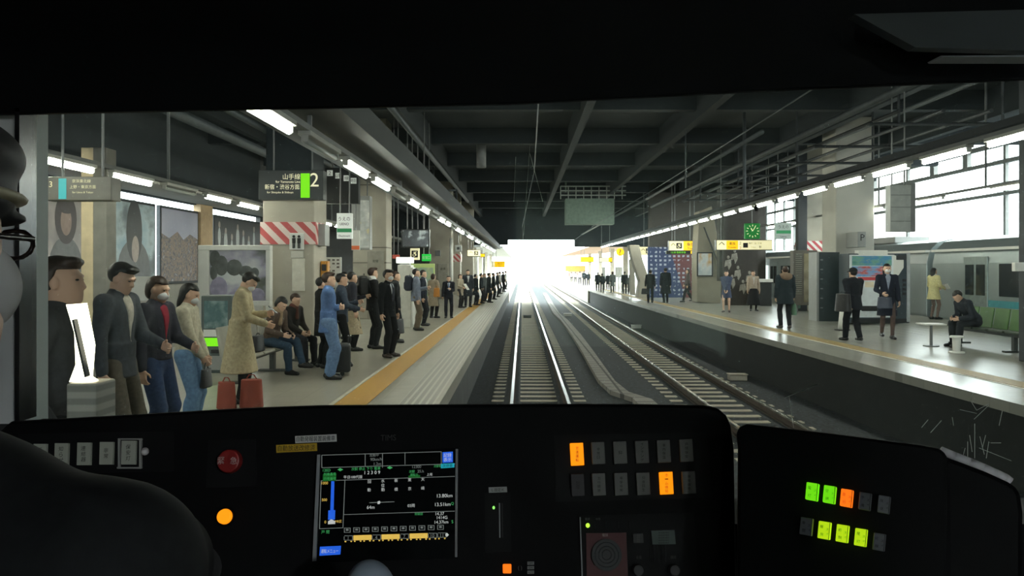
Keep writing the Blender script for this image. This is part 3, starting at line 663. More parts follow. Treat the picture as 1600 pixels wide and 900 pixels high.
face(s, 'green_band', 526.5, 357, 549.5, 363, 20, M('band_green', (52, 140, 90), emit=.25)); ftext(s, 'うえの', 538, 342, 6, 20, INK, 18); ftext(s, 'UENO', 538, 350, 4, 20, INK, 14); ftext(s, 'Okachimachi', 538, 368.5, 3, 20, INK, 18)
s = hung('column_poster_box', 'tall grey advertising box with a lit yellowish poster, hanging before the second left column', 'sign', 549, 306, 578, 390, 23, .35, PAINT_G, CZ)
face(s, 'poster', 563, 313, 577, 387, 23, M_blotch('poster_pale', [(236, 236, 226), (206, 208, 206), (180, 184, 184), (232, 214, 150)], 3, .4, (1, 1, 1.5)))
s = hung('orange_notice', 'small white notice with an orange foot under the tall grey box', 'sign', 549, 360, 562, 391, 21.5, .05, PAINT_W, CZ, rods=(.5,)); face(s, 'orange_band', 549.3, 384, 561.7, 390, 21.5, M('band_orange', (226, 110, 60), .5))
# elevator notice and plates on the striped column
s = hung('pictogram_plate', 'white plate with a standing figure pictogram on the striped column', 'sign', 452, 364, 475, 390, 17.05, .02, PAINT_W)
pb = B(); Yp = 17.04
for x in (459, 467): 
    pb.ell(W(x, 369.5, Yp), (.03, .008, .03), 12); pb.px(x - 2.6, 372, x + 2.6, 380, Yp - .006, .01); pb.px(x - 2, 379, x - .3, 388, Yp - .006, .01); pb.px(x + .3, 379, x + 2, 388, Yp - .006, .01)
pb.to('figure', INK, s)
hung('blank_plate', 'pale blank plate below the pictogram on the striped column', 'sign', 454, 392, 474, 403, 17.06, .03, M('plate_pale', (206, 204, 194), .5))
hung('call_panel', 'tall white call panel low on the striped column', 'panel', 456, 404, 476, 455, 17.06, .03, M('panel_ivory', (214, 210, 196), .5))
s = hung('column_side_box', 'grey ribbed box on the right side of the striped column', 'box', 496, 350, 508, 384, 17.3, .4, PAINT_G)
# timetable board and orange phone box
s = thing('timetable_board', 'white timetable board crowded with small marks behind the blue-suited person', 'board', W(512, 520, 18.9))
B().px(503, 402, 533, 470, 18.9, .08).to('board', PAINT_W, s, .01); tb = B()
for j in range(11):
    for i in range(4): 
        if (i * 7 + j * 5) % 4: tb.px(505 + i * 7, 405 + j * 5.6, 509 + i * 7, 407.5 + j * 5.6, 18.885, .01)
tb.to('printing', M('print_grey', (96, 92, 84), .6), s); pb = B()
for x in (505, 531): pb.cyl(W(x, 470, 18.95), (W(x, 470, 18.95).x, 18.95, PLAT), .03)
pb.to('post', STEEL, s)
s = hung('emergency_box', 'orange emergency box on the side of the striped column', 'box', 501, 408, 512, 432, 17.6, .2, M('box_orange', (206, 140, 40), .5))
s.location.z += 0; face(s, 'dial', 503, 413, 510, 423, 17.6, BLACK, .004, .02)
# posters on the outer wall
def wpost(name, label, y0, y1, z0, z1, mat, extras=None):
    r = thing(name, label, 'poster', (-10.95, (y0 + y1) / 2, z0))
    B().mm((-11.05, y0, z0), (-10.93, y1, z1)).to('frame', STEEL_D, r, .01)
    B().mm((-10.935, y0 + .08, z0 + .08), (-10.925, y1 - .08, z1 - .08)).to('picture', mat, r)
    if extras: extras(r, y0, y1, z0, z1)
    return r
def onwall(r, name, cy, cz, ry, rz, mat, k=0): B().ell((-10.924 + .002 * k, cy, cz), (.004, ry, rz), 24).to(name, mat, r)
GR1, GR2, GR3, GR4 = M('print_dark', (52, 54, 58), .5), M('print_mid', (104, 106, 110), .5), M('print_skin', (176, 162, 154), .5), M('print_deep', (66, 58, 62), .5)
def portrait(r, y0, y1, z0, z1):
    c = (y0 + y1) / 2; onwall(r, 'coat_shape', c, z0 + .35, .72, .8, GR2, 1); onwall(r, 'hair_shape', c, z1 - .72, .46, .62, GR4, 2); onwall(r, 'face_shape', c, z1 - .78, .25, .36, M('print_face', (150, 126, 118), .5), 3); onwall(r, 'fringe_shape', c, z1 - .42, .3, .2, GR4, 4)
def cityview(r, y0, y1, z0, z1):
    P_ = [(y0 + .08, z1 - .08), (y1 - .08, z1 - .08), (y1 - .08, z1 - .95), (y1 - .7, z1 - .8), (y1 - 1.2, z1 - 1.0), (y0 + 1.2, z1 - .75), (y0 + .6, z1 - .98), (y0 + .08, z1 - .85)]
    B().prism([(-10.926, y, z) for y, z in P_], (.005, 0, 0)).to('sky_area', M_blotch('pic_sky', [(168, 170, 194), (196, 196, 212)], .8, .5), r)
def hooded(r, y0, y1, z0, z1):
    c = (y0 + y1) / 2 + .15; onwall(r, 'cloak_shape', c, z0 + .3, .95, .9, GR2, 1); onwall(r, 'hood_shape', c, z1 - .9, .46, .92, GR1, 2); onwall(r, 'face_shape', c + .05, z1 - 1.35, .22, .4, GR3, 3)
wpost('wall_poster', 'orange and grey poster at the far left edge of the outer wall', 16.0, 18.1, 2.2, 4.4, M_blotch('pic_orange', [(120, 110, 108), (150, 120, 110), (226, 120, 84), (190, 180, 172)], .9, .5))
wpost('wall_poster', 'grey poster with a face framed by long dark hair on the left outer wall', 18.2, 20.1, 2.2, 4.5, M_blotch('pic_grey', [(150, 146, 146), (178, 170, 168), (140, 134, 136)], 1.2, .5), portrait)
wpost('wall_poster', 'pale blue poster with a tall dark hooded figure on the left outer wall', 20.9, 23.85, 2.2, 4.5, M_blotch('pic_blue', [(156, 184, 200), (188, 206, 214), (120, 132, 140), (92, 96, 100)], .8, .5, (1, 1, 1.6)), hooded)
wpost('wall_poster', 'lilac poster crowded with brown city roofs on the left outer wall', 24.15, 27.0, 2.1, 4.5, M_blotch('pic_city', [(70, 66, 72), (110, 104, 108), (150, 128, 112), (88, 84, 92), (170, 164, 168)], 5.5, .5, (1, 1, 1), 3, .3, .7), cityview)
def figures(r, y0, y1, z0, z1):
    for i in range(7): onwall(r, 'figure_shape', y0 + .5 + i * .62, z1 - .78 - .2 * (i % 3), .13 + .05 * (i % 2), .34 + .1 * (i % 2), M('print_pale', (196, 200, 202), .5), 1); onwall(r, 'head_shape', y0 + .5 + i * .62, z1 - .34 - .2 * (i % 3), .1, .12, GR3, 2)
wpost('wall_poster', 'black poster with a line of pale slim figures on the left outer wall', 28.35, 33.5, 2.3, 4.5, M_blotch('pic_black', [(28, 30, 32), (44, 46, 48)], 1.5, .4), figures)
hung('blank_board', 'blank white panel on the outer wall below the hooded figure poster', 'panel', 168, 432, 240, 470, 21.3, .1, PAINT_W)
# framed picture board standing on the platform
s = thing('advert_stand', 'big white-framed picture board with trees and sky standing left of the striped column', 'board', W(365, 520, 16.2))
Y = 16.2; fb = B(); fb.px(309, 383, 422, 391, Y, .18).px(309, 391, 326, 590, Y, .18).px(415, 391, 422, 470, Y, .18).px(326, 470, 422, 478, Y, .18)
a = W(415, 478, Y); fb.mm((a.x, Y, PLAT), (a.x + .1, Y + .18, a.z)); fb.mm((W(310, 0, Y).x, Y, PLAT), (W(326, 0, Y).x, Y + .18, 1.2)); fb.to('frame', PAINT_W, s, .01)
B().px(326, 391, 415, 470, Y + .05, .05).to('picture', M_blotch('pic_trees', [(196, 204, 206), (214, 216, 214), (168, 164, 184), (98, 104, 96), (60, 66, 60)], .95, .3, (1, 1, 1.3), 6, .32, .66), s)
tb_ = B()
for x, y, rx, rz in ((336, 405, 9, 14), (346, 415, 11, 16), (366, 418, 13, 13), (384, 424, 12, 9), (398, 426, 7, 8), (334, 426, 6, 12)): tb_.ell(W(x, y, Y + .05), (rx / F * Y, .012, rz / F * Y), 14)
tb_.to('tree_shapes', M('print_trees', (84, 88, 86), .5, noise=.3, scale=8), s); tb_ = B()
for x, y, rx, rz in ((342, 450, 14, 18), (372, 462, 16, 8), (402, 460, 12, 10)): tb_.ell(W(x, y, Y + .048), (rx / F * Y, .012, rz / F * Y), 14)
tb_.to('lilac_shapes', M('print_lilac', (150, 144, 168), .5, noise=.2, scale=8), s)
# vending terminal with green band
s = thing('vending_terminal', 'grey vending terminal with a screen and bright green band between two waiting people', 'machine', G(336, 583))
p = G(336, 583); Y = p.y
B().px(314, 462, 362, 583.4, Y, .5).to('cabinet', M('cabinet_teal', (74, 84, 82), .5), s, .015); face(s, 'screen', 319, 470, 356, 513, Y, M_blotch('screen_pic', [(110, 134, 138), (84, 110, 112), (150, 168, 168)], 3, .2))
face(s, 'white_band', 318, 515, 357, 526, Y, PAINT_W); face(s, 'green_band', 318, 528, 357, 541, Y, GREEN_LIT); face(s, 'slot', 330, 546, 350, 552, Y, BLACK, .004, .01)
face(s, 'lower_door', 320, 556, 356, 578, Y, PAINT_G)
# glowing shape that imitates a glaring reflection, on a ribbed white pedestal
s = thing('glare_shape', 'glowing shape imitating a glaring reflection on a pale ribbed box at the near left', 'glare shape', (-1.79, 3.3, PLAT))
GL = M('reflection_glare', (255, 240, 214), emit=5.0)
Y = 3.3
B().prism([W(103, 476, Y), W(128, 474, Y), W(141, 540, Y), W(137, 590, Y), W(146, 596, Y), W(108, 597, Y), W(118, 570, Y), W(116, 520, Y)], (0, .04, 0)).to('painted_glare', GL, s)
B().prism([W(112, 500, Y - .03), W(115, 499, Y - .03), W(135, 588, Y - .03), W(132, 590, Y - .03)], (0, .03, 0)).to('glare_bar', STEEL_D, s)
B().mm((-1.86, 3.26, PLAT), (-1.735, 3.42, W(0, 597, Y).z)).to('pedestal', M_wave('pedestal_ribs', (206, 204, 192), (168, 166, 156), 6, 'Z', .5, (.3, .7)), s, .01)
# bench on the left platform
def bench(label, x, y0, n, facing, mats, kind='bench'):
    """a row of n seats along the platform; facing +1 looks to +X"""
    r = thing('platform_bench', label, 'bench', (x, y0, PLAT)); mS, mB, mL = mats; L = n * .56
    for i in range(n):
        y = y0 + .28 + i * .56
        B().prism([(x - facing * .22, y - .25, PLAT + .40), (x + facing * .22, y - .25, PLAT + .43), (x + facing * .24, y - .25, PLAT + .40), (x + facing * .2, y - .25, PLAT + .375), (x - facing * .22, y - .25, PLAT + .36)], (0, .50, 0)).to('seat', mS, r, .015)
        B().prism([(x - facing * .20, y - .25, PLAT + .40), (x - facing * .235, y - .25, PLAT + .40), (x - facing * .30, y - .25, PLAT + .82), (x - facing * .27, y - .25, PLAT + .83)], (0, .50, 0)).to('backrest', mB, r, .012)
    B().mm((x - .05, y0, PLAT + .30), (x + .05, y0 + L, PLAT + .365)).to('beam', mL, r, .01)
    for k in range(max(2, n // 3 + 1)):
        y = y0 + .25 + k * (L - .5) / max(1, (max(2, n // 3 + 1) - 1))
        B().mm((x - .04, y - .05, PLAT + .03), (x + .04, y + .05, PLAT + .33)).mm((x - .22, y - .06, PLAT), (x + .22, y + .06, PLAT + .035)).to('leg', mL, r, .008)
    return r
bench('row of grey platform seats on dark legs beside the striped column', -4.05, 11.3, 6, 1, (M('seat_grey', (176, 172, 158), .45), M('seat_grey_back', (160, 158, 146), .45), M('bench_leg', (58, 60, 58), .5)))
# white lockers, boards and screens further along
s = thing('white_cabinet', 'tall white cabinet with a lit top beside the suited man in a mask', 'cabinet', G(632, 512)); p = G(632, 512); Y = p.y
B().px(621, 414, 642, 512.3, Y, .6).to('cabinet_body', M('cabinet_white', (214, 214, 204), .5), s, .015); B().px(642.4, 418, 645, 508, Y, .55).to('side_trim', PAINT_W, s); B().px(619, 402, 643, 411, Y, .5).to('lit_top', M('lit_top', (255, 252, 244), emit=2.5), s, .01); B().px(624, 411, 640, 414.2, Y + .1, .3).to('neck', STEEL, s)
s = thing('map_board', 'green-topped map board behind the man in the grey jacket', 'board', W(660, 480, 28)); B().px(641, 412, 679, 462, 28, .1).to('board', M('map_green', (172, 190, 120), emit=.25), s, .01)
face(s, 'map', 643, 418, 677, 460, 28, M_blotch('map_pic', [(206, 210, 180), (176, 190, 150), (150, 176, 170), (220, 214, 190)], 3, .5)); pb = B()
for x in (644, 676): pb.cyl(W(x, 461, 28.05), (W(x, 0, 28.05).x, 28.05, PLAT), .04)
pb.to('post', STEEL, s)
s = hung('hanging_monitor', 'black hanging monitor showing a blue and white picture, left platform', 'monitor', 627, 358, 671, 387, 24, .2, BLACK, CZ); face(s, 'screen', 629, 360, 669, 385, 24, M_blotch('monitor_pic', [(20, 22, 24), (40, 44, 46), (226, 236, 240), (110, 170, 200)], 2.2, .2, (1, 1, 1), 3, .4, .75))
s = hung('exit_sign', 'small green running-man exit sign beside the hanging monitor', 'sign', 659, 397, 673, 408, 27, .1, M('exit_green', (30, 190, 70), emit=.6), CZ); ftext(s, '非常口', 666, 402.5, 5, 27, PAINT_W, 12)
s = hung('exit_number_sign', 'cream square sign with a dark pictogram next to the green exit sign', 'sign', 641, 388, 655, 406, 25, .12, CREAM_LIT, CZ); ftext(s, '♿', 648, 397, 11, 25, INK, 10)
hung('small_red_sign', 'small red strip sign at the top of the white cabinet', 'sign', 613, 398, 624, 404, 24.5, .08, M('strip_red', (190, 80, 66), emit=.3), CZ)
def door_plate(label, x0, y0, x1, y1, Y, words, n):
    r = thing('utility_door', label, 'door panel', W((x0 + x1) / 2, y1, Y)); B().px(x0, y0, x1, y1, Y, .06).to('panel', M('door_grey', (162, 158, 146), .6), r, .01)
    B().px(x1 - 4, (y0 + y1) / 2, x1 - 2, (y0 + y1) / 2 + 5, Y - .03, .03).to('handle', STEEL, r); ftext(r, words, (x0 + x1) / 2, y0 + (y1 - y0) * .15, 4, Y, INK, 12)
door_plate('grey utility door with a pair of small words on the second left column', 574, 392, 600, 499, 26.12, '配電', 2)
door_plate('grey utility door in the third left column', 684, 412, 700, 465, 43.4, '倉庫', 2)
def pole(label, x, yt, yb, Y, top=None, mat=PAINT_W, r=.05):
    o = B().cyl((W(x, 0, Y).x, Y, PLAT), (W(x, 0, Y).x, Y, W(x, yt, Y).z), r, seg=12).to('white_pole', mat, None, 0, True, loc=(W(x, 0, Y).x, Y, PLAT)); return tag(o, label, 'pole')
pole('bright white pole before the third left column', 705, 372, 0, 40, r=.09)
pole('slim white pole by the cream and yellow sign', 745, 401, 0, 38.6, r=.06)
pole('white pole furthest along the left platform', 756, 398, 0, 46, r=.06)
def yellow_sign(label, x0, y0, x1, y1, Y, split, right_first=False, top=None, words=('', ''), picto=True, d=.3):
    s = hung('yellow_sign', label, 'sign', x0, y0, x1, y1, Y, d, BLACK, top, rods=(.05, .3) if top and top < 5 else (.2, .8))
    xm = x0 + (x1 - x0) * split
    ca, cb = (CREAM_LIT, YEL_LIT)
    if xm > x0 + 1: face(s, 'cream_face', x0 + .6, y0 + .8, xm, y1 - .8, Y, ca)
    if xm < x1 - 1: face(s, 'yellow_face', xm, y0 + .8, x1 - .6, y1 - .8, Y, cb)
    hh = (y1 - y0)
    if picto:
        for i, q in enumerate('↑♿'): ftext(s, q, x0 + (xm - x0) * (.3 + .4 * i), y0 + hh * .5, hh * .55, Y, INK, hh * .6)
    if words[0]: ftext(s, words[0], (xm + x1) / 2, y0 + hh * .36, hh * .36, Y, INK, (x1 - xm) * .85)
    if words[1]: ftext(s, words[1], (xm + x1) / 2, y0 + hh * .76, hh * .2, Y, INK, (x1 - xm) * .7)
    return s
yellow_sign('cream pictogram sign hanging over the left platform crowd', 730, 390, 750, 401, 38, 1.0, top=4.2)
yellow_sign('small yellow sign just behind the cream pictogram sign, left platform', 751, 396, 758, 402, 44, 0, top=4.2, picto=False)
yellow_sign('yellow sign furthest along the left platform', 769, 408, 789, 418, 58, .2, top=4.2, words=('出口', 'Exit'), picto=False)
s = hung('camera_box', 'small grey camera box hanging from a white rod above the left crowd', 'camera', 711, 383, 721, 393, 33, .2, PAINT_G, 4.15, rods=(.5,)); face(s, 'lens', 714, 386, 718, 390, 33, BLACK, .0, .03)
s = hung('speaker_box', 'small grey box on a bent conduit on the third left column', 'box', 680, 391, 688, 400, 43.3, .2, STEEL)
# ------------------------------------------------------------------ right platform
yellow_sign('cream and yellow exit sign hanging before the blue and red advertising wall, nearer the tracks', 999, 385, 1037, 399, 47, .52, top=CZ, words=('出口', 'Exit'))
yellow_sign('larger cream and yellow exit sign hanging above a thin green display', 1045, 376, 1096, 392, 42, .45, top=CZ, words=('乗換口', 'Transfer'))
s = hung('led_display', 'thin black train display with green letters under the larger yellow exit sign', 'display', 1041, 391.5, 1088, 397, 42.4, .2, BLACK, CZ); ftext(s, '12:30 各駅停車', 1060, 394.3, 3.4, 42.4, GREEN_LIT, 34); face(s, 'amber_end', 1079, 391.8, 1086.5, 396.5, 42.4, YEL_LIT)
s = hung('direction_sign', 'long cream direction sign with an arrow, yellow block and camera mark under the green clock', 'sign', 1119, 374.5, 1207, 391, 33, .3, BLACK, CZ, rods=(.1, .95))
face(s, 'cream_face', 1120, 375.5, 1206, 390, 33, CREAM_LIT, .002); face(s, 'yellow_block', 1135, 376, 1153, 389.6, 33, YEL_LIT, .008)
ftext(s, '↑', 1127.5, 383, 11, 33, INK, 10, .016); ftext(s, '乗換', 1144, 380.5, 4.5, 33, INK, 12, .016); ftext(s, 'Transfer', 1144, 386.5, 2.6, 33, INK, 14, .016)
face(s, 'camera_mark', 1161, 379.5, 1168.5, 387, 33, INK, .01); ftext(s, '東京・品川方面', 1180, 380, 3.2, 33, INK, 20, .016); ftext(s, '2', 1156.5, 380, 4.5, 33, INK, 5, .016); ftext(s, '3', 1156.5, 387, 4, 33, M('ink_red', (190, 60, 50), .5), 4, .016); ftext(s, 'Tokyo', 1177, 386.5, 2.6, 33, INK, 10, .016); ftext(s, '駅', 1188, 386, 4, 33, INK, 8, .016)
# clock
s = hung('station_clock', 'square green station clock with white hands above the long cream sign', 'clock', 1164.5, 349, 1187.5, 373, 33.6, .2, M('clock_green', (24, 120, 50), emit=.55), CZ, rods=(.5,))
cb = B(); cY = 33.58; cc = W(1176, 361, cY)
for k in range(12):
    a_ = k * math.pi / 6; u = Vector((math.sin(a_), 0, math.cos(a_))); cb.cyl(cc + u * .20, cc + u * .27, .014, seg=6)
cb.to('hour_marks', CREAM_LIT, s)
B().cyl(cc, cc + Vector((-.07, 0, .12)), .016, seg=6).cyl(cc, cc + Vector((.11, 0, .17)), .012, seg=6).to('hands', CREAM_LIT, s)
s = hung('station_name_board', 'pale station name board with a green band hanging against the daylight, right side', 'sign', 1211, 348, 1237, 374, 30, .12, M('board_pale', (190, 200, 196), .5), CZ)
face(s, 'green_band', 1213, 360, 1236, 365, 30, M('band_green', (52, 140, 90), emit=.25)); ftext(s, 'うえの', 1224, 354.5, 5, 30, INK, 18); ftext(s, 'Ueno', 1224, 369.5, 3, 30, INK, 12)
s = hung('hanging_board', 'plain grey hanging board seen against the daylight opening', 'board', 1391, 289, 1424, 362, 17.5, .25, M('board_grey', (150, 154, 152), .5), CZ)
for y in (304, 323, 345): face(s, 'slat_line', 1392, y, 1423, y + 1.5, 17.5, STEEL)
a = W(1424, 362, 17.5); B().mm((a.x, 17.5, a.z), (a.x + .09, 17.75, W(0, 286, 17.5).z)).to('side', STEEL, s)
s = hung('letter_box', 'small grey box marked P on the side of the broad right column', 'box', 1340, 362, 1353, 386, 25.0, .9, PAINT_G); ftext(s, 'P', 1347.5, 371, 10, 25, INK, 8)
# round yellow sign on a double post
s = thing('round_sign', 'round yellow sign with a dark question-like mark on twin posts, far right platform', 'sign', W(969, 450, 60)); Y = 58; c = W(969, 394, Y)
B().cyl(c + Vector((0, .05, 0)), c, .29, seg=24).to('disc', YEL_LIT, s); ftext(s, '?', 969, 394, 8, Y, INK, 8)
B().cyl((c.x - .1, Y + .03, PLAT), (c.x - .1, Y + .03, c.z - .2), .035, seg=8).cyl((c.x + .1, Y + .03, PLAT), (c.x + .1, Y + .03, c.z - .2), .035, seg=8).to('post', PAINT_W, s)
yellow_sign('yellow sign nearest the bright opening on the right platform', 907, 401, 928, 410, 80, 0, top=4.5, words=('出口', 'Exit'), picto=False)
yellow_sign('cream sign with a yellow end, second from the bright opening on the right', 936, 402, 957, 410, 60, .72, top=CZ, picto=False)
s = thing('shop_front', 'small kiosk with an orange awning far along the right platform', 'kiosk', W(896, 440, 99)); Y = 99
B().px(888, 424, 914, 441, Y, .8).to('kiosk_body', M('kiosk', (196, 190, 180), .6), s); B().px(884, 415, 915, 424, Y - .3, 1.1).to('awning', M('awning_orange', (222, 142, 70), .6), s); B().px(889, 427, 912, 434, Y - .02, .05).to('shelf_display', M_blotch('shelf_goods', [(220, 220, 214), (190, 90, 80), (120, 140, 120), (236, 232, 224)], 4), s)
for t, x0, x1, Y in (('white notice board on the far right platform beside the round sign', 961, 973, 59), ('narrow white notice board further along the right platform', 941, 946, 61)):
    s = hung('notice_board', t, 'board', x0, 417, x1, 433, Y, .08, PAINT_W); a = W(x0, 433, Y); b = W(x1, 433, Y)
    B().cyl((a.x + .04, Y + .04, PLAT), (a.x + .04, Y + .04, a.z), .03, seg=8).cyl((b.x - .04, Y + .04, PLAT), (b.x - .04, Y + .04, a.z), .03, seg=8).to('post', STEEL, s)
# the advertising wall of small tiles: blue left, red right
AD = M('ad_tiles', (40, 52, 84), .5, noise=0); nt = AD.node_tree; bb = nt.nodes['Principled BSDF']
tc = nt.nodes.new('ShaderNodeTexCoord'); sp = nt.nodes.new('ShaderNodeSeparateXYZ'); nt.links.new(tc.outputs['Object'], sp.inputs[0])
def mth(op, a, b=None):
    n = nt.nodes.new('ShaderNodeMath'); n.operation = op
    for i, v in enumerate((a, b)):
        if v is None: continue
        if isinstance(v, (int, float)): n.inputs[i].default_value = v
        else: nt.links.new(v, n.inputs[i])
    return n.outputs[0]
x_, z_ = sp.outputs['X'], sp.outputs['Z']
def fr(v, p): return mth('FRACT', mth('DIVIDE', v, p))
dots = mth('MULTIPLY', mth('LESS_THAN', mth('ABSOLUTE', mth('SUBTRACT', fr(x_, .26), .5)), .26), mth('LESS_THAN', mth('ABSOLUTE', mth('SUBTRACT', fr(z_, .24), .5)), .24))
gate = nt.nodes.new('ShaderNodeTexNoise'); gate.inputs['Scale'].default_value = 2.2; nt.links.new(tc.outputs['Object'], gate.inputs['Vector'])
dots = mth('MULTIPLY', dots, mth('GREATER_THAN', gate.outputs['Fac'], .47))
side = mth('GREATER_THAN', mth('SUBTRACT', x_, mth('MULTIPLY', z_, -.32)), .35)
mx = nt.nodes.new('ShaderNodeMix'); mx.data_type = 'RGBA'; mx.inputs['A'].default_value = (lin(44), lin(60), lin(102), 1); mx.inputs['B'].default_value = (lin(104), lin(52), lin(58), 1); nt.links.new(side, mx.inputs['Factor'])
m2 = nt.nodes.new('ShaderNodeMix'); m2.data_type = 'RGBA'; m2.inputs['B'].default_value = (lin(176), lin(180), lin(196), 1); nt.links.new(mx.outputs['Result'], m2.inputs['A']); nt.links.new(dots, m2.inputs['Factor']); nt.links.new(m2.outputs['Result'], bb.inputs['Base Color'])
s = thing('advert_wall', 'wall of small advert tiles, blue left and dark red right, behind three walkers', 'advertising wall', W(1050, 430, 45.5))
B().px(1012, 386, 1089, 467, 45.5, .1).to('tile_face', AD, s)
s = hung('framed_poster', 'framed blue and white poster on the slanted concrete stair flank', 'poster', 1089, 394, 1114, 432, 37.9, .06, STEEL_D); face(s, 'picture', 1091, 396, 1112, 430, 37.9, M_blotch('poster_blue', [(120, 146, 178), (196, 206, 214), (226, 228, 228), (210, 160, 70), (70, 84, 104)], 1.6, .4, (1, 1, .6)))
# mural board with pale figures
s = thing('mural_board', 'tall dark mural board with pale seated figures behind the two women', 'board', W(1156, 475, 36)); B().px(1130, 330, 1184, 477, 36, .1).to('panel', M('mural_dark', (50, 46, 42), .6, noise=.2, scale=2), s)
mb = B(); mY = 35.99
for x, y in ((1138, 402), (1148, 392), (1153, 418), (1144, 432), (1161, 440), (1171, 426)):
    mb.ell(W(x, y, mY), (2.2 / F * mY, .012, 2.8 / F * mY), 12)
    mb.prism([W(x - 4.5, y + 5, mY - .012), W(x + 3.5, y + 3, mY - .012), W(x + 5, y + 12, mY - .012), W(x + 1, y + 20, mY - .012), W(x - 1, y + 13, mY - .012), W(x - 6, y + 15, mY - .012)], (0, .02, 0))
mb.to('figures', M('mural_pale', (150, 146, 138), .6, noise=.3, scale=8), s)
# cabinets, bin, bollard
s = thing('display_cabinet', 'brown glass-fronted display cabinet on legs behind the man in the fur hood', 'cabinet', G(1258, 486)); Y = 30.0
B().px(1240, 391, 1277, 477, Y, .4).to('case', M('cabinet_brown', (88, 84, 76), .5), s, .01); face(s, 'louvre', 1243, 396, 1253, 462, Y, M_wave('louvre', (120, 118, 108), (70, 68, 62), 4, 'Z')); face(s, 'glass', 1256, 396, 1275, 472, Y, M('cabinet_glass', (128, 120, 96), .15, noise=.25, scale=3)); a = W(1241, 477, Y); b = W(1276, 477, Y)
B().mm((a.x + .05, Y + .05, PLAT), (a.x + .15, Y + .35, a.z)).mm((b.x - .15, Y + .05, PLAT), (b.x - .05, Y + .35, a.z)).to('leg', STEEL, s)
p = G(1244, 487); s = thing('litter_bin', 'green-grey litter bin beside the display cabinet', 'bin', p); B().px(1236, 455, 1251, 482, p.y, .4).to('bin_body', M('bin_green', (104, 130, 118), .5), s, .03); B().px(1240, 481, 1247, 487, p.y + .1, .2).to('foot', STEEL, s)
p = G(1266, 479); s = thing('green_box', 'low green box under the brown display cabinet', 'box', p); B().px(1256, 462, 1276, 479, p.y + .5, .5).to('box_body', M('bin_green', (104, 130, 118), .5), s, .02); B().px(1256, 460, 1276, 463, p.y + .45, .6).to('lid', STEEL, s)
p = G(1294, 502); s = thing('dark_cabinet', 'tall dark green cabinet left of the vending machine', 'cabinet', p); B().px(1279, 394, 1312, 502, p.y, .7).to('cabinet_body', M('cabinet_dark', (46, 58, 60), .4), s, .01); a = W(1276, 502, p.y); B().mm((a.x, p.y, PLAT), (a.x + .08, p.y + .7, W(0, 394, p.y).z)).to('side_trim', PAINT_G, s)
vb = B()
for k in range(6): vb.px(1282, 405 + k * 15, 1286, 407 + k * 15, p.y - .015, .02)
vb.to('vent_slots', STEEL, s)
p = G(1316, 516); s = thing('white_bollard', 'short white tapered bollard beside the man with the big black bag', 'bollard', p); B().cyl(p, p + Vector((0, 0, .5)), .12, .07, 20).to('cone', PAINT_W, s, 0, True); B().cyl(p, p + Vector((0, 0, .03)), .2, .2, 20).to('base', BLACK, s)
p = G(1195, 478); s = thing('counter', 'dark counter with a white top behind the woman in the long beige coat', 'counter', p); B().px(1187, 440, 1206, 478, p.y, .4).to('counter_body', M('counter_dark', (44, 48, 50), .4), s, .02); B().px(1185, 436, 1208, 441, p.y - .1, .55).to('counter_top', PAINT_W, s, .01)
# vending machine / information stand
p = G(1372, 507); Y = p.y; s = thing('vending_machine', 'white and dark vending machine with a colourful landscape poster, between two walkers', 'vending machine', p)
B().px(1326, 396, 1421, 505, Y, .75).to('cabinet', M('machine_dark', (48, 60, 68), .4), s, .02); B().px(1417, 395, 1422, 503, Y - .03, .8).to('side_edge', M('machine_silver', (186, 190, 192), .35, metal=.5), s)
face(s, 'white_field', 1327, 398, 1396, 496, Y, M('machine_white', (226, 232, 236), .4, emit=.0)); 
B().prism([W(1396, 398, Y - .01), W(1412, 404, Y - .01), W(1412, 418, Y - .01), W(1404, 430, Y - .01), W(1396, 430, Y - .01)], (0, .008, 0)).to('white_corner', PAINT_W, s)
B().px(1342, 391, 1387, 399, Y - .02, .3).to('header', PAINT_W, s); face(s, 'name_plate', 1400, 399, 1416, 406, Y, STEEL_D, .012)
face(s, 'landscape_poster', 1331, 400, 1393, 415, Y, M_blotch('poster_green_blue', [(60, 130, 130), (120, 170, 150), (70, 140, 190), (190, 196, 110)], 2.2, .4, (1, 1, 2.5)), .012)
face(s, 'mountain_poster', 1331, 416, 1380, 432, Y, M_blotch('poster_blue_red', [(60, 110, 200), (130, 180, 226), (200, 90, 80), (236, 226, 220)], 2.0, .4, (1, 1, 3.0)), .012)
face(s, 'red_band', 1340, 433, 1370, 438, Y, M('band_red', (206, 70, 76), .5), .012); face(s, 'price_tags', 1351, 440, 1365, 449, Y, M('tag_cream', (236, 222, 196), .5), .012)
face(s, 'tray', 1346, 478, 1396, 486, Y, BLACK, .012, .02); face(s, 'kick_plate', 1330, 498, 1420, 504, Y, BLACK, .012); bt = B()
for k in range(4): bt.px(1411, 436 + k * 7, 1416, 440 + k * 7, Y - .03, .03)
bt.to('button_column', BLACK, s)
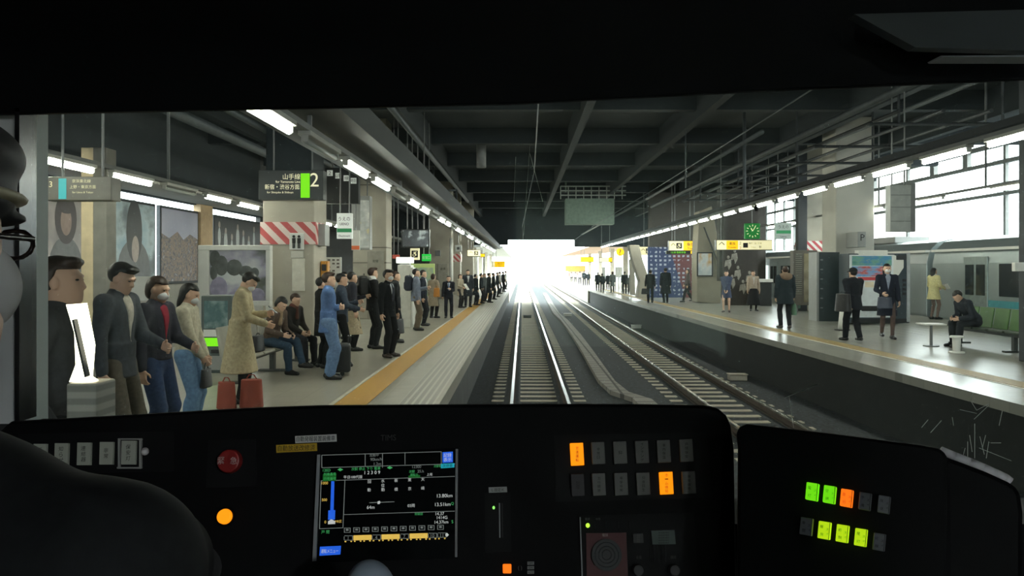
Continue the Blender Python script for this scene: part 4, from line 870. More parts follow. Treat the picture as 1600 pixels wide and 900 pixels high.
# bench on the right platform
bench('row of dark platform seats with green backrests at the right edge of the view', 9.75, 13.6, 8, -1, (M('seat_dark', (62, 72, 62), .5), M('seat_green', (82, 120, 62), .5), M('bench_leg_dark', (44, 48, 46), .5)))
p = G(1484, 533); s = thing('side_table', 'small white-topped table at the seated man\'s knee', 'table', (8.55, 17.1, PLAT)); B().mm((8.5, 16.9, PLAT + .46), (8.98, 17.3, PLAT + .49)).to('tabletop', PAINT_W, s, .01); B().cyl((8.74, 17.1, PLAT), (8.74, 17.1, PLAT + .46), .03).cyl((8.74, 17.1, PLAT), (8.74, 17.1, PLAT + .02), .16).to('pedestal', STEEL, s)
s = thing('white_stool', 'round white pedestal stool under the bench beside the seated man', 'stool', (8.55, 15.75, PLAT)); B().cyl((8.55, 15.75, PLAT), (8.55, 15.75, PLAT + .3), .07, .08).cyl((8.55, 15.75, PLAT), (8.55, 15.75, PLAT + .03), .15).to('pedestal', PAINT_W, s, .005, True); B().cyl((8.55, 15.75, PLAT + .3), (8.55, 15.75, PLAT + .34), .13, .12).to('seat', PAINT_W, s, .01)
s = hung('white_box', 'small white box on the dark post at the right edge', 'box', 1586, 410, 1618, 424, 14.0, .1, PAINT_W)
# parked train
CAR = M('train_silver', (162, 172, 172), .35, metal=.55, noise=.05, scale=1.5); GLASS = M('train_glass', (34, 42, 46), .12, noise=.1); STR = M('train_stripe', (70, 150, 158), .4)
def car(label, y0):
    r = thing('train_car', label, 'train car', (15.6, y0 + 9.9, -.2)); L = 19.6; y1 = y0 + L
    pr = [(14.2, .35), (14.15, 1.0), (14.15, 2.75), (14.25, 3.2), (14.55, 3.5), (15.1, 3.62), (16.1, 3.62), (16.6, 3.5), (16.95, 3.2), (17.05, 2.75), (17.05, 1.0), (17.0, .35)]
    B().prism([(x, y0, z) for x, z in pr], (0, L, 0)).to('body', CAR, r, .02); B().mm((14.5, y0 + .5, -.1), (16.7, y1 - .5, .35)).to('underframe', BLACK, r)
    for k in range(4):
        y = y0 + 1.6 + k * 4.9
        d = B().mm((14.12, y, 1.02), (14.16, y + 1.3, 2.95)).to('door', M('train_door', (150, 162, 160), .35, metal=.5), r, .01); B().mm((14.105, y + .12, 1.75), (14.125, y + .58, 2.7)).mm((14.105, y + .72, 1.75), (14.125, y + 1.18, 2.7)).to('door_window', GLASS, d)
        if k < 3: B().mm((14.11, y + 1.9, 1.75), (14.16, y + 4.3, 2.72)).to('window', GLASS, r, .02)
        else: pass
        if k < 3: B().mm((14.125, y + 1.35, 1.42), (14.155, y + 4.85, 1.62)).to('stripe', STR, r)
    B().mm((14.1, y0, 3.14), (14.3, y1, 3.22)).to('gutter', PAINT_W, r)
    for k in range(2): B().mm((14.9, y0 + 4 + k * 9, 3.6), (16.3, y0 + 7 + k * 9, 3.85)).to('roof_unit', PAINT_G, r, .03)
    return r
car('silver train car with a teal stripe parked at the right edge, nearest car', 8); car('silver train car with a teal stripe standing behind the vending machine', 28); car('silver train car with a teal stripe behind the green clock, furthest car', 48)
s = thing('tree', 'small leafy tree seen beyond the parked train at the right', 'tree', (30, 42, -.2)); B().cyl((30, 42, -.2), (30, 42, 3.4), .18, .1).to('trunk', M('bark', (90, 74, 60), .9), s)
cr = [(q_ell((random.uniform(-1.8, 1.8), random.uniform(-1, 1), random.uniform(3.4, 5.2)), (.9, .9, .7)), .3) for _ in range(9)]; link_mesh('crown', solid(cr, .12), M('leaf', (128, 142, 84), .9, noise=.5, scale=6), s)
# ------------------------------------------------------------------ the driver's cab
CAB = M('cab_black', (9, 10, 11), .6, noise=.15, scale=14, spec=.12); CAB2 = M('cab_charcoal', (17, 18, 19), .55, noise=.12, scale=10, spec=.15); CABG = M('cab_glossy', (14, 15, 16), .18, noise=.05)
def hits(p0, n):
    p0, n = Vector(p0), Vector(n).normalized(); o = Vector((0, 0, CH))
    def h(px, py, off=0.0):
        d = Vector(((px - CX) / F, 1, -(py - CY) / F)); t = (p0 - o).dot(n) / d.dot(n); return o + d * t + n * off
    return h, n
# shell of the cab: header above the windscreen, side walls, floor, back wall (window posts at the ends)
hd = [W(-40, 179, 1.7), W(400, 170, 1.7), W(800, 162, 1.7), W(1200, 141, 1.7), W(1640, 122, 1.7), W(2200, 96, 1.7)]
top = B().prism(hd + [Vector((1.88, 1.7, 3.46)), Vector((-1.3, 1.7, 3.46))], (0, .02, 0))
struct('wall_header', top, CAB, .004)
struct('ceiling_cab', B().mm((-1.34, -6.4, 3.45), (1.94, 1.75, 3.55)), CAB)
struct('wall_cab_left', B().mm((-1.34, -1.3, 1.1), (-1.26, .55, 3.5)).mm((-1.34, .55, 1.1), (-1.26, 1.95, 2.2)).mm((-1.34, .55, 3.1), (-1.26, 1.95, 3.5)), CAB)
struct('wall_cab_right', B().mm((1.86, -1.3, 1.1), (1.94, -.4, 3.5)).mm((1.86, -.4, 1.1), (1.94, .6, 2.1)).mm((1.86, -.4, 3.1), (1.94, .6, 3.5)).mm((1.86, .6, 1.1), (1.94, 1.95, 3.5)), CAB)
# back wall of the cab with a round-cornered window into the lit passenger saloon
wb_ = B().mm((-1.34, -1.36, 1.1), (-.06, -1.28, 3.5)).mm((1.23, -1.36, 1.1), (1.94, -1.28, 3.5)).mm((-.06, -1.36, 1.1), (1.23, -1.28, 2.0)).mm((-.06, -1.36, 3.32), (1.23, -1.28, 3.5))
struct('wall_cab_back', wb_, CAB)
fb_ = B(); rr = .12
cs = [(-.06 + rr, 2.0 + rr, 180), (1.23 - rr, 2.0 + rr, 270), (1.23 - rr, 3.32 - rr, 0), (-.06 + rr, 3.32 - rr, 90)]
fpts = [Vector((cx_ + rr * math.cos(math.radians(a0_ + k * 15)), -1.27, cz_ + rr * math.sin(math.radians(a0_ + k * 15)))) for cx_, cz_, a0_ in cs for k in range(7)]
struct('window_3', fb_.tube(fpts + fpts[:1], .025), M('frame_rubber', (70, 76, 74), .5))
SAL = M('saloon_cream', (190, 194, 186), .7, noise=.05)
struct('wall_saloon', B().mm((-1.34, -6.4, 1.1), (-1.26, -1.36, 3.5)).mm((1.86, -6.4, 1.1), (1.94, -1.36, 3.5)).mm((-1.34, -6.48, 1.1), (1.94, -6.4, 3.5)), SAL)
struct('floor_saloon', B().mm((-1.34, -6.48, 1.05), (1.94, -1.36, 1.12)), SAL)
for x, q, ya in ((-.95, 'long unseen fill lamp strip on the left of the passenger saloon behind the cab', -6), (1.7, 'short unseen fill lamp strip on the right of the passenger saloon behind the cab', -2.6)):
    s = thing('saloon_fill_lamp', q, 'lamp', (x, -2, 3.4)); B().mm((x - .1, ya, 3.4), (x + .1, -1.4, 3.43)).to('housing', HOUS, s); B().mm((x - .08, ya + .05, 3.385), (x + .08, -1.45, 3.4)).to('diffuser', M('saloon_fill_lit', (245, 250, 255), emit=SALOON_FILL), s)  # unseen lamps, added and placed to light the console from behind
struct('floor_cab', B().mm((-1.34, -1.36, 1.05), (1.94, 1.95, 1.12)), CAB)
struct('wall_cab_front', B().mm((-1.34, 1.62, 1.05), (.40, 1.8, W(0, 668, 1.7).z)).mm((.40, 1.62, 1.05), (1.94, 1.8, W(0, 800, 1.7).z)), CAB)
a = W(36.5, 172, 1.72); bz = W(36.5, 656, 1.72)
struct('trim_6', B().mm((a.x - .006, 1.70, bz.z), (a.x + .004, 1.76, a.z)), CABG)
struct('wall_cab_post', B().mm((a.x - .16, 1.74, 1.8), (a.x - .006, 1.82, 3.2)), M('post_pale', (206, 212, 208), .5, noise=.04))
# thin bright strip, and a grey sheet imitating the header's reflection, upper right
struct('trim_7', B().prism([W(1470, 87, 1.5), W(1640, 86, 1.5), W(1640, 89, 1.5), W(1472, 89, 1.5)], (0, .05, 0)), M('strip_pale', (150, 156, 156), .4))
struct('header_reflection_sheet', B().prism([W(1335, 22, 1.52), W(1640, 14, 1.52), W(1640, 80, 1.52), W(1430, 74, 1.52)], (0, .03, 0)), M('header_reflection_grey', (60, 66, 66), .5))
# windscreen with its veil of dust
GM = bpy.data.materials.new('windscreen_glass'); GM.use_nodes = True; nt = GM.node_tree; nt.nodes.clear()
out = nt.nodes.new('ShaderNodeOutputMaterial'); trn = nt.nodes.new('ShaderNodeBsdfTransparent'); trn.inputs[0].default_value = (.93, .97, .95, 1)
tl = nt.nodes.new('ShaderNodeBsdfTranslucent'); tl.inputs[0].default_value = (.75, .95, .9, 1); gl = nt.nodes.new('ShaderNodeBsdfGlossy'); gl.inputs['Roughness'].default_value = .02; gl.inputs['Color'].default_value = (.8, 1, .9, 1)
nz = nt.nodes.new('ShaderNodeTexNoise'); nz.inputs['Scale'].default_value = 3.5; nz.inputs['Detail'].default_value = 3; tcd = nt.nodes.new('ShaderNodeTexCoord'); nt.links.new(tcd.outputs['Object'], nz.inputs['Vector'])
mr = nt.nodes.new('ShaderNodeMapRange'); mr.inputs['From Min'].default_value = .3; mr.inputs['From Max'].default_value = .7; mr.inputs['To Min'].default_value = .006; mr.inputs['To Max'].default_value = .014; nt.links.new(nz.outputs['Fac'], mr.inputs['Value'])
m1 = nt.nodes.new('ShaderNodeMixShader'); nt.links.new(mr.outputs[0], m1.inputs[0]); nt.links.new(trn.outputs[0], m1.inputs[1]); nt.links.new(tl.outputs[0], m1.inputs[2])
m2 = nt.nodes.new('ShaderNodeMixShader'); m2.inputs[0].default_value = .018; nt.links.new(m1.outputs[0], m2.inputs[1]); nt.links.new(gl.outputs[0], m2.inputs[2]); nt.links.new(m2.outputs[0], out.inputs[0])
struct('window_1', B().mm((a.x, 1.735, 1.7), (1.86, 1.743, 3.2)), GM)
# scratches in the glass: single objects
SCR = M('scratch', (190, 200, 190), .5, noise=0)
sc = B()
for q in (((1521, 613), (1516, 625), (1526, 641)), ((1526, 641), (1545, 631)), ((1522, 655), (1545, 633)), ((1454, 676), (1471, 657)), ((1523, 662), (1523, 716)), ((1440, 668), (1450, 656)), ((1515, 680), (1519, 706)), ((1531, 682), (1538, 710)), ((1540, 680), (1535, 700)), ((1566, 642), (1561, 665)), ((1488, 652), (1490, 665)), ((1548, 692), (1564, 692)), ((1500, 640), (1526, 646)), ((1226, 622), (1278, 600)), ((1530, 700), (1580, 720)), ((1512, 690), (1512, 716)), ((1545, 690), (1541, 716)), ((1508, 700), (1504, 716))):
    for (x0, y0), (x1, y1) in zip(q, q[1:]): sc.cyl(W(x0, y0, 1.73), W(x1, y1, 1.73), .0006, seg=5)
sc.to('scratches', SCR, bpy.data.objects['window_1'])
sc = B()
for q in (((828, 228), (818, 368)), ((828, 240), (848, 315)), ((1074, 226), (1069, 283)), ((806, 245), (803, 315)), ((695, 158), (708, 118)), ((1233, 620), (1240, 668))):
    for (x0, y0), (x1, y1) in zip(q, q[1:]): sc.cyl(W(x0, y0, 1.73), W(x1, y1, 1.73), .0005, seg=5)
sc.to('fine_scratches', SCR, bpy.data.objects['window_1'])
# main console: a leaning face pushed away from the driver
H, n = hits((0, 1.22, 2.228), (0, -.96, .28))
con = thing('driver_console', 'black driving console below the windscreen with rows of push buttons', 'console', (-.1, 1.3, 1.12))
ol = [(15, 657), (120, 651.5), (250, 644), (400, 635.5), (500, 632), (830, 630), (1000, 630.5), (1100, 632), (1122, 636), (1136, 648), (1143, 664), (1148, 700), (1152, 960), (-60, 960), (-20, 690)]
B().prism([H(x, y) for x, y in ol], (0, .32, -.10)).to('console_body', CAB, con, .006)
def plate(name, x0, y0, x1, y1, mat, par, off=.002, t=.004, h=H, nn=n, bevel=0.0, sk=0.0):
    q = [h(x0, y0, off), h(x1, y0 + sk, off), h(x1, y1 + sk, off), h(x0, y1, off)]
    return B().prism(q, -nn * t).to(name, mat, par, bevel)
def poly(name, pts, mat, par, off=.002, t=.004, h=H, nn=n, bevel=0.0): return B().prism([h(x, y, off) for x, y in pts], -nn * t).to(name, mat, par, bevel)
ux = (H(900, 800) - H(700, 806)).normalized(); uy = n.cross(ux).normalized()
if uy.z < 0: uy = -uy
def ltext(s, x, y, hpx, mat, par, off=.004, fit=None, name='lettering', h=H, u=None, v=None, align='CENTER'):
    p = h(x, y, off); k = (h(x + 1, y) - h(x, y)).length
    return text(s, mat, par, p, u or ux, v or uy, hpx * k, name, align, None if fit is None else fit * k)
def vtext(s, x, y, hpx, mat, par, step=None, **kw):
    for i, c in enumerate(s): ltext(c, x, y + (i - (len(s) - 1) / 2) * (step or hpx * 1.25), hpx, mat, par, fit=hpx * 1.1, **kw)
BTN = M('button_grey', (136, 138, 132), .5, noise=.08, emit=0); BTN_P = M('button_pale', (170, 176, 160), .5, noise=.06); BTN_D = M('button_dim', (58, 56, 58), .5); BTN_O = M('button_orange_lit', (255, 150, 10), emit=1.0); BTN_G = M('button_green_lit', (110, 226, 20), emit=.9); BTN_Y = M('button_lime_lit', (186, 230, 24), emit=.85); BTN_R = M('button_orange_red_lit', (255, 118, 22), emit=1.0)
# recessed panel frames
poly('panel_seam', [(866, 680), (1104, 676), (1112, 778), (868, 784)], CAB2, con, .001, .002)
poly('left_panel', [(30, 678), (272, 674), (272, 736), (28, 742)], CAB2, con, .001, .002)
# left switch plates
for i, (x0, y0, x1, y1, q) in enumerate(((35, 695, 42, 718, ''), (55, 694, 76, 722, '戸閉'), (88, 693, 110, 728, '知らせ'), (123, 692, 145, 727, '連結器'), (158, 691, 180, 726, '非常'), (192, 689, 215, 726, '保安灯'))):
    bt = poly('button', [(x0 + 1, y0), (x1, y0), (x1 - 1, y1), (x0, y1)], BTN_P, con, .006, .006)
    if q: vtext(q, (x0 + x1) / 2, (y0 + y1) / 2, 7, INK, bt, off=.007)
fr_ = B()
for (xa, ya, xb, yb) in ((189, 685.5, 224, 687.5), (186, 730, 222, 732.5), (187.5, 685.5, 190, 732), (220.5, 685.5, 223.5, 732)): fr_.prism([H(xa, ya, .007), H(xb, ya, .007), H(xb, yb, .007), H(xa, yb, .007)], -n * .005)
fr_.to('button_guard', M('guard_steel', (150, 152, 146), .4), con)
B().ell(H(231, 706, .01), (.006, .006, .006), 16).to('knob', M('knob_white', (200, 200, 196), .4), con, 0, True)
# red emergency button
poly('emergency_plate', [(326, 688), (400, 686), (402, 760), (322, 762)], CAB2, con, .002, .003); e = thing('emergency_button', 'round dark red emergency push button on the left of the console', 'button', H(362, 721, .003))
B().cyl(H(362, 721, .002), H(362, 721, .016), .0185, .017, 28).to('push_cap', M('button_red', (128, 32, 30), .4, noise=.05), e, .002); ltext('緊', 351.5, 720.5, 11, M('ink_pale', (196, 170, 164), .6), e, .0175); ltext('急', 371, 720.5, 11, M('ink_pale', (196, 170, 164), .6), e, .0175)
B().cyl(H(353, 807, .001), H(353, 807, .010), .0118, .0105, 24).to('pilot_lamp', M('pilot_orange', (255, 150, 16), emit=1.0), con, .001); B().cyl(H(353, 807, .0), H(353, 807, .004), .0145, .0145, 24).to('pilot_ring', CABG, con)
# stickers
poly('white_sticker', [(461.5, 681.5), (526, 678.5), (526.5, 690), (462, 692.5)], M('sticker_white', (226, 228, 222), .5, noise=.03), con, .002, .001); ltext('自動発報装置装備車', 494, 685.5, 8, INK, con, .003, 60)
poly('yellow_sticker', [(432, 695.5), (495.5, 692.5), (496, 704.5), (432.5, 707.5)], M('sticker_yellow', (206, 170, 40), .5, noise=.03), con, .002, .001); ltext('自動放送改修済', 464, 700, 9, INK, con, .003, 58)
ltext('TIMS', 607, 684, 9, M('ink_dim', (62, 62, 60), .6), con, .002, 24)
# the two rows of switch buttons
row1 = [(890, 693, 'BTN_O', '定速運転'), (923, 691.5, 'g', '非常口'), (957, 690.5, 'g', '抑'), (991, 689.5, 'g', 'インチング'), (1025, 688.5, 'g', '車内保温'), (1060, 687, 'g', '戸閉保安')]
row2 = [(891, 741, 'd', '耐雪'), (924, 740, 'g', '力行開放'), (958.5, 739.5, 'g', '車掌非常'), (993, 739, 'g', '抑速回生'), (1029, 738, 'BTN_O', 'ホーム検知'), (1064, 737, 'g', '保安接地')]
for rw in (row1, row2):
    for x, y, k, q in rw:
        bt = poly('button', [(x, y), (x + 20.5, y - .8), (x + 22.5, y + 34), (x + 2, y + 35)], {'g': BTN, 'd': BTN_D, 'BTN_O': BTN_O}[k], con, .007, .007, bevel=.0008)
        vtext(q, x + 11.3, y + 17, 4.6 if len(q) > 2 else 6, INK, bt, off=.0075, step=6.2)
# speedometer monitor
mon = thing('display_monitor', 'lit train information screen with green and white figures set in the console', 'monitor', H(605, 875))
poly('screen', [(498, 709), (716, 700), (714, 872), (491, 879)], M('screen_black', (6, 8, 9), .25, noise=0, spec=.2), mon, .004, .006)
SIL = M('edge_silver', (168, 172, 172), .35, metal=.2, noise=0, emit=0)
poly('side_edge', [(497.5, 711), (501.5, 710.5), (495.5, 876), (490, 876.5)], SIL, mon, .008, .008); poly('side_edge', [(712.5, 702), (716, 702), (714.5, 870), (711.5, 870)], SIL, mon, .008, .008)
def scr(name, rgb, e): return M(name, rgb, emit=e)
LG, LW, LGN, LDG, LB, LCY, LYE = scr('px_grey', (120, 126, 122), .5), scr('px_white', (206, 210, 206), .6), scr('px_green', (66, 170, 96), .6), scr('px_dark_green', (16, 96, 30), .5), scr('px_blue', (34, 96, 220), .75), scr('px_cyan', (30, 160, 176), .7), scr('px_yellow', (222, 184, 84), .8)
lb = B()
def ln(x0, y0, x1, y1, w=.9):
    dx, dy = x1 - x0, y1 - y0; L_ = math.hypot(dx, dy); ox, oy = -dy / L_ * w / 2, dx / L_ * w / 2
    lb.prism([H(x0 + ox, y0 + oy, .0055), H(x1 + ox, y1 + oy, .0055), H(x1 - ox, y1 - oy, .0055), H(x0 - ox, y0 - oy, .0055)], -n * .001)
for q in ((504, 711.5, 690, 706), (504, 731, 712, 725), (504, 711.5, 504, 731), (571.5, 709.5, 571.5, 728), (598.5, 709, 598.5, 731), (633.5, 708, 633.5, 726), (690, 706, 690, 725.5), (503, 751.5, 711, 744.5), (540, 750, 538, 804), (538.5, 804, 711, 798.5), (503, 751, 500.5, 826), (500.5, 826, 537, 824.5), (540, 750, 537, 824.5)): ln(*q)
ln(578, 785.5, 617, 784, 1.1); lb.to('grid_lines', LG, mon)
poly('slider_knob', [(591, 783.5), (594, 782.5), (595.5, 785), (594, 787.5), (591, 787.5)], LW, mon, .0065, .002)
poly('blue_bar', [(519, 752), (523.5, 752), (522.5, 798), (517.5, 798)], LB, mon, .006, .001); poly('blue_tank', [(514.5, 797.5), (525, 797), (524.5, 811.5), (514, 812)], LB, mon, .0062, .001); poly('white_pointer', [(519, 811), (525, 814), (525, 818.5), (514, 819), (514, 814.5)], LW, mon, .0065, .001)
poly('blue_key', [(692, 707), (708, 706), (708, 722.5), (692, 723.5)], LB, mon, .006, .001); ltext('記録', 700, 711.5, 6, LW, mon, .008, 12); ltext('表示', 700, 718.5, 6, LW, mon, .008, 12)
poly('cyan_key', [(689.5, 725), (710.5, 724), (710.5, 730.5), (689.5, 732)], LCY, mon, .006, .001); ltext('次停車', 700, 728, 5, M('px_dark', (8, 60, 70), .5, noise=0), mon, .008, 18)
poly('blue_menu_key', [(501.5, 854), (534, 852.5), (533, 866), (500.5, 868)], LB, mon, .006, .001); ltext('運転メニュー', 517, 860.5, 6, LW, mon, .008, 27)
poly('green_field', [(506, 741), (526.5, 740), (526, 751.5), (505.5, 752)], LDG, mon, .0056, .001); poly('green_field', [(639, 743.5), (657, 742.5), (657, 746.5), (639, 747)], LDG, mon, .0056, .001)
for x, y in ((533, 734), (610, 731)): poly('green_diamond', [(x - 4.5, y), (x, y - 2.4), (x + 4.5, y), (x, y + 2.4)], LGN, mon, .006, .001)
for s_, x, y, hh, m_, ft in (('起動中', 586, 711.5, 4.5, LG, 20), ('90km/h', 589, 718, 4.5, LG, 18), ('1.2m', 591, 725, 4.5, LG, 13), ('12ED', 512, 735, 4, LGN, 12), ('列車番号', 517, 741, 4.5, LGN, 21), ('行先番号', 517, 748, 4.5, LGN, 21), ('次駅 停止 下り 電車', 573, 732.5, 4.8, LGN, 58), ('1 2 3 0 9', 583, 738.5, 5, LW, 46), ('平日100代版', 553, 745.5, 5, LW, 36), ('12300', 652, 729.5, 4.2, LG, 24), ('次駅', 644.5, 737, 4.2, LGN, 10), ('25.h', 658, 736.5, 4.2, LG, 11), ('運転士', 648, 742, 4, LGN, 18), ('上尾', 672, 741.5, 4.2, LW, 10), ('次駅名', 684, 728.5, 4, LGN, 11),
                             ('1000', 509, 755, 4, LYE, 10), ('500', 508.5, 781, 4, LYE, 9), ('0', 510, 815.5, 4, LYE, 4), ('MR圧', 530.5, 814.5, 4, LYE, 10), ('64m', 580.5, 792.5, 5, LW, 14), ('03両', 643.5, 790, 5, LW, 14), ('13.80km', 695.5, 774.5, 5.2, LW, 27), ('13.51km', 692.5, 788, 5.2, LW, 25), ('Q', 707.5, 787, 4.5, LGN, 5), ('列車間', 655, 803, 4, LGN, 14), ('14.37', 688, 802.5, 4.6, LW, 20), ('1414G', 691.5, 808.5, 4.6, LW, 23), ('14.37km', 690.5, 815.5, 4.6, LW, 25), ('S', 707.5, 815, 4.5, LGN, 5), ('戸 閉', 510, 831, 5, LGN, 16)):
    ltext(s_, x, y, hh, m_, mon, .007, ft)
for x, y, q in ((578.5, 752.5, '回'), (578, 765.5, '動'), (599.5, 751.5, '水'), (599.5, 758.5, '位'), (599.5, 765, '動'), (620, 750.8, '新'), (620, 764.5, '橋'), (641, 749.8, '東'), (641, 763.5, '京'), (661.5, 749, '大'), (661.5, 762.8, '崎')): ltext(q, x, y, 5.2, LW, mon, .007, 6)
for i in range(11):
    x, y = 543.8 + i * 14.5, 828.2 - i * .45
    k = B(); 
    for (xa, ya, xb, yb) in ((x - 5, y - 3.8, x + 5, y - 3), (x - 5, y + 3, x + 5, y + 3.8), (x - 5, y - 3.8, x - 4, y + 3.8), (x + 4, y - 3.8, x + 5, y + 3.8), (x - 2, y - 2, x + 2, y + 1)): k.prism([H(xa, ya, .006), H(xb, ya, .006), H(xb, yb, .006), H(xa, yb, .006)], -n * .001)
    k.to('car_icon', LG, mon)
def yb_(x): return 840.5 - (x - 540) * .031
for i in range(11):
    x0 = 538.5 + i * 14.55; x1 = x0 + 14; lit = i in (1, 2, 4, 5, 7, 8); y = yb_(x0)
    if lit: poly('car_block', [(x0 - (.6 if i in (2, 5, 8) else -.4), y - 3.8), (x1, yb_(x1) - 3.8), (x1, yb_(x1) + 4), (x0 - (.6 if i in (2, 5, 8) else -.4), y + 4)], LYE, mon, .006, .001)
    else:
        k = B()
        for (xa, ya, xb, yb2) in ((x0 + 1, y - 4, x1, y - 3.2), (x0 + 1, y + 2.8, x1, y + 3.6), (x0, y - 2.5, x0 + .9, y + 3), (x1 - .9, y - 3.6, x1, y + 3)): k.prism([H(xa, ya, .006), H(xb, ya, .006), H(xb, yb2, .006), H(xa, yb2, .006)], -n * .001)
        k.to('car_outline', LG, mon); ltext(str(i + 1), (x0 + x1) / 2, y, 5, LG, mon, .007, 7)
wb = B()
for i in range(11):
    for d in (2.5, 11.5):
        x = 538.5 + i * 14.55 + d; y = yb_(x) + 5.2; wb.prism([H(x - 1.4, y - .6, .006), H(x + 1.4, y - .6, .006), H(x + .9, y + 1.2, .006), H(x - .9, y + 1.2, .006)], -n * .001)
wb.to('wheel_marks', LYE, mon); poly('arrow_tip', [(696.5, 834), (699, 832.5), (702, 835.5), (699, 838.5), (696.5, 837)], LW, mon, .006, .001)
# door switch column, radio set and small lamps right of the monitor
col = thing('key_switch_column', 'slim slotted key switch with a white tag and tiny green lamp right of the screen', 'switch', H(778, 860)); poly('slot_plate', [(757, 770), (797, 769), (799, 862), (758, 864)], CAB2, col, .001, .002)
poly('tag', [(763.5, 761.5), (792, 760.5), (792.5, 769), (764, 770)], M('tag_white', (190, 196, 190), .5), col, .003, .002); ltext('Ｌ固定Ｋ', 778, 765.4, 5, INK, col, .004, 25); poly('key_slot', [(779.5, 786), (781.3, 786), (782, 840), (780.2, 840)], SIL, col, .003, .002); poly('key_slot_shade', [(783.5, 786), (785.5, 786), (786, 840), (784.2, 840)], BLACK, col, .003, .002)
B().ell(H(771.5, 793.2, .003), (.0019, .0019, .0026), 12).to('green_lamp', M('lamp_green', (150, 250, 110), emit=1.2), col)
poly('square_lamp', [(785.5, 881), (799, 881), (799, 895.5), (785.8, 895.5)], M('square_orange', (255, 120, 20), emit=1.0), con, .006, .006, bevel=.0015); ltext('( )', 812.5, 887.5, 7, M('ink_grey', (110, 112, 108), .5), con, .003, 7)
for y, q in ((880, 'OFF'), (887, 'ON'), (894, 'AUTO')): poly('small_tag', [(824, y - 2.6), (834.5, y - 2.8), (834.5, y + 2.2), (824, y + 2.4)], M('tag_grey', (150, 150, 146), .5), con, .003, .001); ltext(q, 829.2, y - .2, 3, INK, con, .004, 8)
rad = thing('radio_set', 'dark radio panel with red speaker plate and green lamp, lower right of console', 'radio', H(995, 920)); poly('front_panel', [(906, 806), (1084, 801), (1092, 930), (908, 930)], CAB2, rad, .002, .004); poly('side_edge', [(905.5, 808), (907, 808), (911.5, 930), (909.5, 930)], SIL, rad, .004, .003)
poly('speaker_plate', [(915.5, 833), (978, 832), (982, 930), (917, 930)], M('plate_dark_red', (92, 22, 26), .5, noise=.08), rad, .004, .003); c0 = H(947, 866.5, .004)
B().cyl(c0, c0 + n * .004, .0225, .0225, 40).to('speaker_grille', BLACK, rad); rg = B()
for r_ in (.007, .012, .0175):
    pts = [c0 + n * .0045 + ux * math.cos(t * math.pi / 14) * r_ + uy * math.sin(t * math.pi / 14) * r_ for t in range(29)]
    for p0_, p1_ in zip(pts, pts[1:]): rg.cyl(p0_, p1_, .0005, seg=5)
rg.to('grille_rings', STEEL_D, rad); ltext('電話', 945, 835.8, 4.5, M('ink_pale', (196, 170, 164), .6), rad, .005, 9)
B().ell(H(918, 820.8, .005), (.0031, .0031, .0034), 14).to('power_lamp', M('lamp_lime', (190, 255, 70), emit=1.3), rad); ltext('電源', 917.5, 810.8, 3.6, M('ink_grey', (110, 112, 108), .5), rad, .005, 8); ltext('状態', 934, 810.8, 3.6, M('ink_grey', (110, 112, 108), .5), rad, .005, 8)
bt = B()
for x in (929, 946, 965, 983): bt.prism([H(x, 815, .004), H(x + .7, 815, .004), H(x + .9, 826, .004), H(x + .2, 826, .004)], -n * .001)
for x in range(5): bt.prism([H(1015 + x * 6, 852, .004), H(1015.5 + x * 6, 852, .004), H(1016 + x * 6, 878, .004), H(1015.5 + x * 6, 878, .004)], -n * .001)
bt.to('key_dividers', STEEL_D, rad); poly('info_card', [(1017, 829), (1053, 828), (1055, 850), (1019, 850.5)], M('card_green', (104, 122, 116), .5, noise=.06), rad, .005, .002)
for i in range(5): ltext('無線通信確認', 1036, 832 + i * 4, 2.6, INK, rad, .0065, 32 - (i % 3) * 5)
poly('small_card', [(988.5, 834), (1004, 833.5), (1005, 848), (989, 848)], M('card_grey', (70, 72, 70), .5), rad, .005, .002); 
for i in range(4): ltext('通話', 996.5, 836 + i * 3.4, 2.6, M('ink_grey', (110, 112, 108), .5), rad, .0065, 13)
ltext('音量', 997.5, 870.5, 5, M('ink_grey', (110, 112, 108), .5), rad, .005, 9); ltext('通話', 1051, 870, 5, M('ink_grey', (110, 112, 108), .5), rad, .005, 9)
for x in (996, 1052): B().cyl(H(x, 890, .003), H(x, 890, .016), .009, .008, 20).to('knob', BLACK, rad, .001)
# controller handle
ch_ = thing('controller_handle', 'pale grey controller handle at the bottom edge below the screen', 'handle', (-.165, .98, 1.9)); hx = W(575, 912, .98)
link_mesh('grip', solid([(q_ell(np.array(hx) - np.array(ch_.location), (.026, .03, .028)), 0), (q_cap(np.array(hx) - np.array(ch_.location) + np.array((.012, 0, -.005)), np.array(hx) - np.array(ch_.location) + np.array((.03, 0, -.02)), .016), .02)], .004), M('grip_grey', (150, 164, 176), .5), ch_)
B().cyl((hx.x, hx.y, hx.z - .02), (hx.x, hx.y + .02, 1.85), .014).to('lever', STEEL_D, ch_)
